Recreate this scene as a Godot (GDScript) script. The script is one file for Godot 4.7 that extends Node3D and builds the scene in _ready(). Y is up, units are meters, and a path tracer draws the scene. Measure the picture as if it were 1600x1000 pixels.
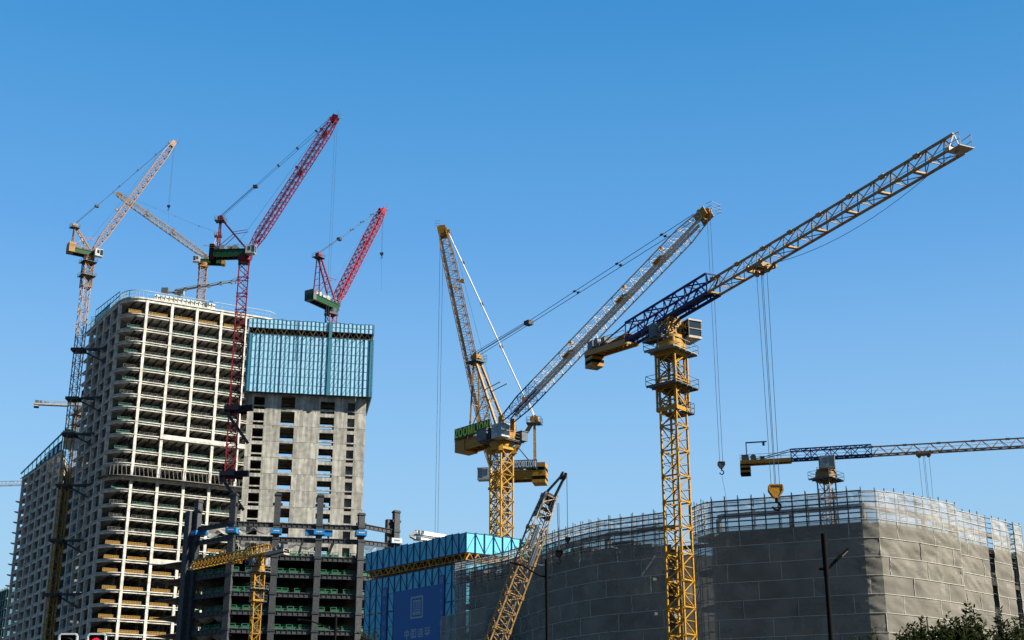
extends Node3D
# Construction site seen from the street. World axes: x to the right, y up, -z away from the viewer; metres.
# Bearings ("az") are degrees clockwise from straight ahead (-z).

const FOCAL := 2200.0          # lens, in photograph pixels (1600 wide)
const PITCH := 19.5            # upward tilt of the camera
const EYE := 1.6
const EXPOSURE := 3.8          # the photograph is exposed so that sunlit concrete is nearly white

var org := Vector3.ZERO        # base of the thing that is being built
var used := {}
var M := {}
var rng := RandomNumberGenerator.new()

# ------------------------------------------------------------------ mesh collector
class Mesher:
	var v := PackedVector3Array()
	var n := PackedVector3Array()
	var uv := PackedVector2Array()
	func quad(a: Vector3, b: Vector3, c: Vector3, d: Vector3, smooth := []):
		# corners counter-clockwise seen from outside; Godot wants clockwise faces
		var k := (c - a).cross(d - b).normalized()
		v.append(a); v.append(c); v.append(b); v.append(a); v.append(d); v.append(c)
		if smooth.is_empty():
			for i in 6: n.append(k)
		else:
			n.append(smooth[0]); n.append(smooth[2]); n.append(smooth[1]); n.append(smooth[0]); n.append(smooth[3]); n.append(smooth[2])
		uv.append(Vector2(0, 1)); uv.append(Vector2(1, 0)); uv.append(Vector2(1, 1))
		uv.append(Vector2(0, 1)); uv.append(Vector2(0, 0)); uv.append(Vector2(1, 0))
	func tri(a: Vector3, b: Vector3, c: Vector3):
		var k := (b - a).cross(c - a).normalized()
		v.append(a); v.append(c); v.append(b)
		for i in 3:
			n.append(k); uv.append(Vector2.ZERO)
	func bar(a: Vector3, b: Vector3, w: float, h := 0.0, up := Vector3.UP, caps := true):
		var z := (b - a).normalized()
		if absf(z.dot(up)) > 0.97: up = Vector3.RIGHT if absf(z.x) < 0.9 else Vector3.BACK
		var x := up.cross(z).normalized() * w * 0.5
		var y := z.cross(x).normalized() * (h if h > 0.0 else w) * 0.5
		var p := [a - x - y, a + x - y, a + x + y, a - x + y, b - x - y, b + x - y, b + x + y, b - x + y]
		quad(p[0], p[4], p[5], p[1]) if false else quad(p[0], p[1], p[5], p[4])
		quad(p[1], p[2], p[6], p[5])
		quad(p[2], p[3], p[7], p[6])
		quad(p[3], p[0], p[4], p[7])
		if caps:
			quad(p[3], p[2], p[1], p[0])
			quad(p[4], p[5], p[6], p[7])
	func tube(a: Vector3, b: Vector3, ra: float, rb := -1.0, k := 8, caps := true):
		if rb < 0.0: rb = ra
		var z := (b - a).normalized()
		var up := Vector3.UP if absf(z.y) < 0.95 else Vector3.RIGHT
		var x := up.cross(z).normalized()
		var y := z.cross(x)
		for i in k:
			var t0 := TAU * i / k
			var t1 := TAU * (i + 1) / k
			var d0 := x * cos(t0) + y * sin(t0)
			var d1 := x * cos(t1) + y * sin(t1)
			quad(a + d0 * ra, a + d1 * ra, b + d1 * rb, b + d0 * rb, [d0, d1, d1, d0])
			if caps:
				tri(a, a + d1 * ra, a + d0 * ra)
				tri(b, b + d0 * rb, b + d1 * rb)
	func box(c: Vector3, s: Vector3, b := Basis()):
		bar(c - b.z * s.z * 0.5, c + b.z * s.z * 0.5, s.x, s.y, b.y)
	func prism(poly: PackedVector2Array, y0: float, y1: float):
		# poly in (x, z); closed
		var idx := Geometry2D.triangulate_polygon(poly)
		for i in range(0, idx.size(), 3):
			var a := poly[idx[i]]; var b := poly[idx[i + 1]]; var c := poly[idx[i + 2]]
			if (b - a).cross(c - a) > 0.0:
				var q := b; b = c; c = q
			tri(Vector3(a.x, y1, a.y), Vector3(b.x, y1, b.y), Vector3(c.x, y1, c.y))
			tri(Vector3(a.x, y0, a.y), Vector3(c.x, y0, c.y), Vector3(b.x, y0, b.y))
		var cw := Geometry2D.is_polygon_clockwise(poly)
		for i in poly.size():
			var a := poly[i]; var b := poly[(i + 1) % poly.size()]
			if cw: quad(Vector3(b.x, y0, b.y), Vector3(a.x, y0, a.y), Vector3(a.x, y1, a.y), Vector3(b.x, y1, b.y))
			else: quad(Vector3(a.x, y0, a.y), Vector3(b.x, y0, b.y), Vector3(b.x, y1, b.y), Vector3(a.x, y1, a.y))
	func surface(am: ArrayMesh, m: Material, o: Vector3):
		if v.is_empty(): return
		var w := v.duplicate()
		if o != Vector3.ZERO:
			for i in w.size(): w[i] -= o
		var arr := []
		arr.resize(Mesh.ARRAY_MAX)
		arr[Mesh.ARRAY_VERTEX] = w; arr[Mesh.ARRAY_NORMAL] = n; arr[Mesh.ARRAY_TEX_UV] = uv
		am.add_surface_from_arrays(Mesh.PRIMITIVE_TRIANGLES, arr)
		am.surface_set_material(am.get_surface_count() - 1, m)

# ------------------------------------------------------------------ naming and parenting
func numbered(called: String) -> String:
	if not used.has(called):
		used[called] = 0
		return called
	used[called] += 1
	return "%s_%03d" % [called, used[called]]

func thing(called: String, label: String, category: String, at_: Vector3, group := "") -> Node3D:
	var o := Node3D.new()
	o.name = numbered(called)
	add_child(o)
	o.position = at_
	o.set_meta("label", label); o.set_meta("category", category)
	if group != "": o.set_meta("group", group)
	org = at_
	return o

# one named mesh; points were collected in world axes and are stored relative to the base of the thing
func part(called: String, m: Mesher, mat_: Material, parent: Node3D, kind := "", m2: Mesher = null, mat2: Material = null) -> MeshInstance3D:
	var am := ArrayMesh.new()
	var top: Node = parent
	while top != self and top.get_parent() != self: top = top.get_parent()
	org = Vector3.ZERO if top == self else (top as Node3D).position
	m.surface(am, mat_, org)
	if m2 != null: m2.surface(am, mat2, org)
	return inst(called, am, parent, Transform3D(), kind)

func inst(called: String, mesh: Mesh, parent: Node3D, xf := Transform3D(), kind := "") -> MeshInstance3D:
	var o := MeshInstance3D.new()
	o.mesh = mesh
	o.name = called
	o.transform = xf
	parent.add_child(o, true)
	if kind != "": o.set_meta("kind", kind)
	return o

func structure(called: String, m: Mesher, mat_: Material) -> MeshInstance3D:
	org = Vector3.ZERO
	var o := part(called, m, mat_, self)
	o.set_meta("kind", "structure")
	return o

# ------------------------------------------------------------------ surveying: turns a bearing seen through the lens into a place at a known distance
func ray(px: float, py: float) -> Vector3:
	var u := (px - 800.0) / FOCAL
	var w := (500.0 - py) / FOCAL
	var c := cos(deg_to_rad(PITCH)); var s := sin(deg_to_rad(PITCH))
	return Vector3(u, w * c + s, -(c - w * s))

func at(px: float, py: float, d: float) -> Vector3:
	var r := ray(px, py)
	var k := d / -r.z
	return Vector3(r.x * k, EYE + r.y * k, -d)

func dirv(az: float) -> Vector3:
	return Vector3(sin(deg_to_rad(az)), 0, -cos(deg_to_rad(az)))

# place on the upright plane through p0 that runs along az
func on(p0: Vector3, az: float, px: float, py: float) -> Vector3:
	var d := dirv(az); var r := ray(px, py)
	var k := (p0.x * d.z - p0.z * d.x) / (r.x * d.z - r.z * d.x)
	return Vector3(r.x * k, EYE + r.y * k, r.z * k)

func along(p0: Vector3, az: float, px: float, py: float) -> float:
	var q := on(p0, az, px, py) - p0
	return Vector3(q.x, 0, q.z).dot(dirv(az))

func flat(p: Vector3, y := 0.0) -> Vector3:
	return Vector3(p.x, y, p.z)

# ------------------------------------------------------------------ materials
func tile(seed_: int, freq: float, lo: float, hi: float, size := 256, octaves := 4, stretch := Vector2.ONE) -> ImageTexture:
	var fn := FastNoiseLite.new()
	fn.seed = seed_; fn.frequency = freq; fn.fractal_octaves = octaves
	var im := fn.get_seamless_image(size, size)
	im.convert(Image.FORMAT_RGB8)
	for y in size:
		for x in size:
			var k := lerpf(lo, hi, smoothstep(0.2, 0.8, im.get_pixel(x, y).r))
			im.set_pixel(x, y, Color(k, k, k))
	return ImageTexture.create_from_image(im)

func paint(c: Color, rough := 0.6, tex: Texture2D = null, scale_ := 0.1, metal := 0.0) -> StandardMaterial3D:
	var m := StandardMaterial3D.new()
	m.albedo_color = Color(c.r * 0.47, c.g * 0.47, c.b * 0.47).linear_to_srgb()
	m.roughness = rough
	m.metallic = metal
	m.metallic_specular = 0.3
	m.cull_mode = BaseMaterial3D.CULL_DISABLED
	if tex != null:
		m.albedo_texture = tex
		m.uv1_triplanar = true
		m.uv1_world_triplanar = true
		m.uv1_scale = Vector3.ONE * scale_
	return m

func net(c: Color, alpha: float, back: float, tex: Texture2D, scale_: float) -> StandardMaterial3D:
	var m := paint(c, 1.0, tex, scale_)
	m.transparency = BaseMaterial3D.TRANSPARENCY_ALPHA
	m.albedo_color.a = alpha
	m.metallic_specular = 0.1
	m.backlight_enabled = true
	m.backlight = Color(back, back, back)
	return m

func rust_tile() -> ImageTexture:
	# paint with faded areas, rust and grease patches
	var s := 256
	var a := FastNoiseLite.new(); a.seed = 61; a.frequency = 0.02; a.fractal_octaves = 4
	var b := FastNoiseLite.new(); b.seed = 62; b.frequency = 0.06; b.fractal_octaves = 3
	var ia := a.get_seamless_image(s, s); var ib := b.get_seamless_image(s, s)
	var im := Image.create(s, s, false, Image.FORMAT_RGB8)
	for y in s:
		for x in s:
			var k := lerpf(0.78, 1.0, ia.get_pixel(x, y).r)
			var r := smoothstep(0.60, 0.74, ib.get_pixel(x, y).r * 0.7 + ia.get_pixel(y, x).r * 0.35)
			im.set_pixel(x, y, Color(k, k, k).lerp(Color(0.42, 0.34, 0.32), r * 0.75))
	return ImageTexture.create_from_image(im)

func core_texture() -> ImageTexture:
	# cast-in-place concrete: pour joints, formwork sheets of slightly different tone, rain streaks
	var s := 1024
	var fn := FastNoiseLite.new(); fn.seed = 5; fn.frequency = 0.009; fn.fractal_octaves = 5
	var streak := FastNoiseLite.new(); streak.seed = 9; streak.frequency = 0.03; streak.fractal_octaves = 3
	var im := Image.create(s, s, false, Image.FORMAT_RGB8)
	var tone := []
	rng.seed = 44
	for i in 64: tone.append(rng.randf_range(0.78, 1.0))
	for y in s:
		for x in s:
			var row := y / 256
			var col := (x + row * 37) / 128 % 8
			var k: float = tone[row * 8 + col]
			k *= 0.80 + 0.34 * (fn.get_noise_2d(x, y) * 0.5 + 0.5)
			k *= 0.86 + 0.20 * smoothstep(-0.5, 0.5, streak.get_noise_2d(x * 0.45, y * 0.05))
			if y % 256 < 8: k *= 0.66
			elif y % 256 < 14: k *= 1.08
			if (x + row * 37) % 128 < 2: k *= 0.82
			if y % 256 > 10 and y % 256 < 34 and (x + 31) % 128 < 11 and (x / 128 * 7 + row * 3) % 4 != 0: k *= 0.5
			k = clampf(k, 0.0, 1.0)
			im.set_pixel(x, y, Color(k, k * 0.985, k * 0.955))
	return ImageTexture.create_from_image(im)

func make_materials():
	var grain := tile(3, 0.03, 0.78, 1.0)
	var blotch := tile(4, 0.012, 0.62, 1.0, 256, 5)
	var worn := tile(8, 0.05, 0.7, 1.0, 256, 4)
	var rust := rust_tile()
	M.white_concrete = paint(Color(0.90, 0.875, 0.79), 0.85, grain, 0.06)
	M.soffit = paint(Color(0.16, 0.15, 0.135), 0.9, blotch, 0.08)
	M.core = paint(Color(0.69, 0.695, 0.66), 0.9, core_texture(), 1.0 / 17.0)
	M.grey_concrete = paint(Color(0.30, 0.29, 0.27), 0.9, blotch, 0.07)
	M.steel = paint(Color(0.08, 0.085, 0.095), 0.6, grain, 0.2)
	M.bolt_steel = paint(Color(0.045, 0.05, 0.06), 0.55)
	M.scaffold = paint(Color(0.05, 0.07, 0.09), 0.5)
	M.rail_teal = paint(Color(0.09, 0.19, 0.18), 0.5)
	M.rail_grey = paint(Color(0.30, 0.31, 0.29), 0.6)
	M.roof_paint = paint(Color(0.36, 0.50, 0.54), 0.5)
	M.gold_rail = paint(Color(0.46, 0.29, 0.06), 0.6)
	M.floor_rail = paint(Color(0.17, 0.19, 0.18), 0.7)
	M.rail_green = paint(Color(0.04, 0.20, 0.10), 0.6)
	M.rail_yellow = paint(Color(0.58, 0.37, 0.09), 0.55)
	M.infill_yellow = paint(Color(0.17, 0.075, 0.015), 0.7)
	M.infill_green = paint(Color(0.03, 0.14, 0.08), 0.7)
	M.infill_brown = paint(Color(0.20, 0.11, 0.04), 0.7)
	M.yellow = paint(Color(0.74, 0.385, 0.028), 0.5, rust, 0.7)
	M.yellow.metallic_specular = 0.3
	M.dark_yellow = paint(Color(0.68, 0.33, 0.022), 0.5, rust, 0.5)
	M.dark_yellow.metallic_specular = 0.3
	M.cream = paint(Color(0.54, 0.31, 0.09), 0.5, worn, 0.3)
	M.pale = paint(Color(0.62, 0.53, 0.43), 0.5, grain, 0.3)
	M.boom_white = paint(Color(0.95, 0.90, 0.84), 0.6, grain, 0.3)
	M.blush = paint(Color(0.50, 0.31, 0.19), 0.5, worn, 0.3)
	M.rusty = paint(Color(0.36, 0.17, 0.05), 0.6, worn, 0.3)
	M.navy = paint(Color(0.018, 0.045, 0.22), 0.7, grain, 0.3)
	M.navy.metallic_specular = 0.25
	M.dark_navy = paint(Color(0.008, 0.010, 0.022), 0.85)
	M.dark_navy.metallic_specular = 0.2
	M.brown_steel = paint(Color(0.11, 0.075, 0.04), 0.7, worn, 0.5)
	M.red = paint(Color(0.26, 0.008, 0.03), 0.5, grain, 0.3)
	M.pink_red = paint(Color(0.44, 0.04, 0.075), 0.45, grain, 0.3)
	M.green = paint(Color(0.008, 0.085, 0.026), 0.45, grain, 0.3)
	M.cab_white = paint(Color(0.66, 0.67, 0.66), 0.4, grain, 0.3)
	M.grey_box = paint(Color(0.16, 0.19, 0.22), 0.5, grain, 0.3)
	M.black = paint(Color(0.008, 0.008, 0.008), 0.9)
	M.black.metallic_specular = 0.15
	M.rope = paint(Color(0.05, 0.075, 0.10), 0.6)
	M.pendant_white = paint(Color(0.62, 0.62, 0.60), 0.5)
	M.letter_green = paint(Color(0.62, 0.85, 0.14), 0.7)
	M.letter_grey = paint(Color(0.75, 0.85, 0.9), 0.6)
	M.print_white = paint(Color(0.70, 0.74, 0.76), 0.6)
	M.screen_light = paint(Color(0.46, 0.80, 1.06), 1.0)
	M.screen_light.metallic_specular = 0.0
	M.screen_frame = paint(Color(0.045, 0.24, 0.34), 0.8)
	M.screen_blue = paint(Color(0.17, 0.62, 0.86), 0.8)
	M.screen_blue.metallic_specular = 0.2
	M.screen_blue_frame = paint(Color(0.012, 0.06, 0.20), 0.5)
	M.banner_blue = paint(Color(0.012, 0.12, 0.46), 0.6)
	M.platform_blue = paint(Color(0.02, 0.27, 0.66), 0.5, grain, 0.3)
	M.earth = paint(Color(0.13, 0.12, 0.10), 0.95, blotch, 0.02)
	M.asphalt = paint(Color(0.1, 0.1, 0.1), 0.95, grain, 0.1)
	M.lamp_post = paint(Color(0.008, 0.008, 0.009), 0.85)
	M.lamp_post.metallic_specular = 0.15
	var weave := tile(12, 0.02, 0.86, 1.0, 256, 3)
	M.net = net(Color(0.385, 0.362, 0.312), 0.70, 0.3, weave, 0.05)
	M.net_new = net(Color(0.95, 0.92, 0.86), 0.52, 0.9, weave, 0.05)
	M.net_old = net(Color(0.325, 0.306, 0.265), 0.77, 0.25, weave, 0.05)
	M.hem = paint(Color(0.62, 0.60, 0.54), 0.9)
	M.glass = paint(Color(0.02, 0.03, 0.035), 0.06)
	M.glass.metallic_specular = 0.8
	M.glass_wall = paint(Color(0.10, 0.18, 0.22), 0.12)
	M.white_sheet = paint(Color(0.78, 0.78, 0.76), 0.6)
	M.bark = paint(Color(0.06, 0.045, 0.03), 0.95)
	M.leaf = paint(Color(0.016, 0.024, 0.008), 0.9)
	M.leaf.metallic_specular = 0.1
	M.leaf.backlight_enabled = true
	M.leaf.backlight = Color(0.12, 0.15, 0.05)

# ------------------------------------------------------------------ lattice work
func lattice(m: Mesher, a: Vector3, b: Vector3, sx: Vector3, sy: Vector3, wa: float, ha: float, wb: float, hb: float, n: int, chord: float, brace: float, style := "zig"):
	var f := func(i: float, k: int) -> Vector3:
		var t: float = i / n
		var x := (-0.5 if k == 0 or k == 3 else 0.5) * lerpf(wa, wb, t)
		var y := (-0.5 if k < 2 else 0.5) * lerpf(ha, hb, t)
		return a.lerp(b, t) + sx * x + sy * y
	for k in 4:
		m.bar(f.call(0.0, k), f.call(float(n), k), chord, 0.0, sy)
	for i in n:
		for k in 4:
			var q := (k + 1) % 4
			var p00: Vector3 = f.call(float(i), k); var p01: Vector3 = f.call(float(i), q)
			var p10: Vector3 = f.call(i + 1.0, k); var p11: Vector3 = f.call(i + 1.0, q)
			if style == "zig":
				m.bar(p00 if i % 2 == 0 else p01, p11 if i % 2 == 0 else p10, brace, 0.0, Vector3.UP, false)
				if i % 2 == 0: m.bar(p00, p01, brace, 0.0, Vector3.UP, false)
			elif style == "x":
				m.bar(p00, p01, brace, 0.0, Vector3.UP, false)
				m.bar(p00, p11, brace, 0.0, Vector3.UP, false)
				m.bar(p01, p10, brace, 0.0, Vector3.UP, false)
			else: # "k": frame at each end, two struts meeting on the far chord
				m.bar(p00, p01, brace * 1.6, 0.0, Vector3.UP, false)
				var mid := p01.lerp(p11, 0.5) if k % 2 == 0 else p00.lerp(p10, 0.5)
				m.bar(p00 if k % 2 == 0 else p01, mid, brace, 0.0, Vector3.UP, false)
				m.bar(p10 if k % 2 == 0 else p11, mid, brace, 0.0, Vector3.UP, false)
				m.bar(p00.lerp(p10, 0.5), p01.lerp(p11, 0.5), brace * 0.7, 0.0, Vector3.UP, false)
	for k in 4: m.bar(f.call(float(n), k), f.call(float(n), (k + 1) % 4), brace, 0.0, Vector3.UP, false)

# three-chord jib: one chord on top, two below
func tri_lattice(m: Mesher, a: Vector3, b: Vector3, side: Vector3, w: float, h: float, n: int, chord: float, brace: float):
	var up := Vector3.UP * h
	var s := side * w * 0.5
	m.bar(a + up, b + up, chord); m.bar(a + s, b + s, chord); m.bar(a - s, b - s, chord)
	for i in n:
		var p := a.lerp(b, float(i) / n); var q := a.lerp(b, float(i + 1) / n); var c := p.lerp(q, 0.5) + up
		for e in [s, -s]:
			m.bar(p + e, c, brace, 0.0, Vector3.UP, false)
			m.bar(c, q + e, brace, 0.0, Vector3.UP, false)
		m.bar(p - s, p + s, brace, 0.0, Vector3.UP, false)
		m.bar(p - s if i % 2 == 0 else p + s, q + s if i % 2 == 0 else q - s, brace * 0.8, 0.0, Vector3.UP, false)
	m.bar(b - s, b + s, brace)

func mast(root: Node3D, p: Vector3, y0: float, y1: float, w: float, yaw: float, mat_: Material, step: float, chord: float, brace: float, style: String, mat_low: Material = null, y_low := 0.0) -> MeshInstance3D:
	var bs := Basis(Vector3.UP, deg_to_rad(yaw))
	var lad := Mesher.new()   # the climbing ladder inside
	for s in [-0.22, 0.22]: lad.bar(flat(p, y0) + bs.x * (s + w * 0.2), flat(p, y1) + bs.x * (s + w * 0.2), 0.07)
	var y := y0
	while y < y1:
		lad.bar(flat(p, y) + bs.x * (w * 0.2 - 0.22), flat(p, y) + bs.x * (w * 0.2 + 0.22), 0.04, 0.0, Vector3.BACK, false)
		y += 0.6
	var body := part("mast", lad, mat_, root)
	var n := maxi(1, int(round((y1 - y0) / step)))
	for i in n:
		var m := Mesher.new()
		var a := flat(p, lerpf(y0, y1, float(i) / n)); var b := flat(p, lerpf(y0, y1, float(i + 1) / n) - 0.01)
		lattice(m, a, b, bs.x, bs.z, w, w, w, w, 1 if style == "k" else 2, chord, brace, style)
		for c in 4: # joint sleeves on the corner posts
			var o: Vector3 = bs.x * (w * 0.5 if c % 2 == 0 else -w * 0.5) + bs.z * (w * 0.5 if c < 2 else -w * 0.5)
			m.bar(b + o - Vector3(0, 0.25, 0), b + o, chord * 1.5)
		part("mast_section", m, mat_low if mat_low != null and a.y < y_low else mat_, body)
	return body

func platform(root: Node3D, c: Vector3, bs: Basis, sx: float, sz: float, mat_: Material) -> MeshInstance3D:
	var m := Mesher.new()
	m.box(c, Vector3(sx, 0.1, sz), bs)
	for k in 5:
		m.box(c - Vector3(0, 0.12, 0) + bs.x * sx * (k / 4.0 - 0.5) * 0.94, Vector3(0.1, 0.16, sz), bs)
	var deck := part("platform", m, mat_, root)
	var r := Mesher.new()
	var q := [c - bs.x * sx / 2 - bs.z * sz / 2, c + bs.x * sx / 2 - bs.z * sz / 2, c + bs.x * sx / 2 + bs.z * sz / 2, c - bs.x * sx / 2 + bs.z * sz / 2]
	for i in 4:
		var a: Vector3 = q[i]; var b: Vector3 = q[(i + 1) % 4]
		for h in [0.55, 1.1]: r.bar(a + Vector3(0, h, 0), b + Vector3(0, h, 0), 0.05, 0.0, Vector3.UP, false)
		r.bar(a, a + Vector3(0, 1.1, 0), 0.06)
		r.bar(a.lerp(b, 0.5), a.lerp(b, 0.5) + Vector3(0, 1.1, 0), 0.05)
	part("guard_rail", r, mat_, deck)
	return deck

func lettering(root: Node3D, text: String, p: Vector3, bs: Basis, height: float, width: float, mat_: Material):
	var t := TextMesh.new()
	var f := SystemFont.new(); f.font_names = PackedStringArray(["Droid Sans"]); f.font_weight = 700
	t.font = f; t.text = text; t.font_size = 64; t.pixel_size = 0.02; t.depth = 0.12; t.curve_step = 4.0
	t.material = mat_
	var bb := t.get_aabb()
	var k := bs.scaled_local(Vector3(width / maxf(bb.size.x, 0.01), height / maxf(bb.size.y, 0.01), 1))
	inst("lettering", t, root, Transform3D(k, p - org))

func cabin(root: Node3D, c: Vector3, bs: Basis, s: Vector3, wall: Material):
	# x: towards the load; glazing on that end and forward sides
	var m := Mesher.new()
	var fr := 0.09
	m.box(c - bs.x * s.x * 0.2, Vector3(s.x * 0.6, s.y, s.z), bs)
	m.box(c + bs.x * s.x * 0.3 - Vector3(0, s.y * 0.44, 0), Vector3(s.x * 0.4, s.y * 0.12, s.z), bs)
	m.box(c + bs.x * s.x * 0.3 + Vector3(0, s.y * 0.46, 0), Vector3(s.x * 0.44, s.y * 0.08, s.z * 1.03), bs)
	for e in [-0.5, 0.5]:
		m.bar(c + bs.x * s.x * 0.49 + bs.z * e * (s.z - fr) - Vector3(0, s.y * 0.4, 0), c + bs.x * s.x * 0.49 + bs.z * e * (s.z - fr) + Vector3(0, s.y * 0.44, 0), fr)
	m.bar(c + bs.x * s.x * 0.5 - bs.z * s.z * 0.48, c + bs.x * s.x * 0.5 + bs.z * s.z * 0.48, fr * 0.7)
	var cab := part("cab", m, wall, root)
	var g := Mesher.new()
	g.box(c + bs.x * s.x * 0.29 + Vector3(0, s.y * 0.02, 0), Vector3(s.x * 0.37, s.y * 0.79, s.z * 0.95), bs)
	part("window", g, M.glass, cab)
	for e in [-0.5, 0.5]:
		var w := Mesher.new()
		w.box(c - bs.x * s.x * 0.12 + bs.z * e * (s.z + 0.02) + Vector3(0, s.y * 0.1, 0), Vector3(s.x * 0.3, s.y * 0.5, 0.04), bs)
		part("side_window", w, M.glass, cab)

func hook_block(root: Node3D, p: Vector3, s: float, mat_: Material, side: Vector3):
	var m := Mesher.new()
	# cheek plates: broad at the sheaves, narrowing to the swivel
	for e in [-0.5, 0.5]:
		var o: Vector3 = side.cross(Vector3.UP) * e * s * 0.45
		var pts := [Vector2(-0.55, 0.5), Vector2(-0.6, 0.0), Vector2(-0.2, -0.6), Vector2(0.2, -0.6), Vector2(0.6, 0.0), Vector2(0.55, 0.5)]
		for i in range(1, 5):
			var q := []
			for j in [0, i, i + 1]:
				var v2: Vector2 = pts[j]
				q.append(p + side * v2.x * s + Vector3.UP * v2.y * s + o)
			m.tri(q[0], q[1], q[2])
		for i in 6:
			var a: Vector2 = pts[i]; var b: Vector2 = pts[(i + 1) % 6]
			m.bar(p + side * a.x * s + Vector3.UP * a.y * s + o, p + side * b.x * s + Vector3.UP * b.y * s + o, 0.12 * s)
	for e in [-0.3, 0.3]:
		var c: Vector3 = p + side * e * s + Vector3.UP * 0.2 * s
		m.tube(c - side.cross(Vector3.UP) * s * 0.2, c + side.cross(Vector3.UP) * s * 0.2, 0.3 * s, -1.0, 12)
	var blk := part("hook_block", m, mat_, root)
	var h := Mesher.new()
	h.tube(p - Vector3.UP * 0.6 * s, p - Vector3.UP * 1.0 * s, 0.12 * s)
	for i in 8:
		var t0 := deg_to_rad(100 - i * 34); var t1 := deg_to_rad(100 - (i + 1) * 34)
		var cc := p - Vector3.UP * 1.35 * s
		h.tube(cc + (side * cos(t0) + Vector3.UP * sin(t0)) * 0.36 * s, cc + (side * cos(t1) + Vector3.UP * sin(t1)) * 0.36 * s, 0.1 * s)
	part("hook", h, M.black, blk)

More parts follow.
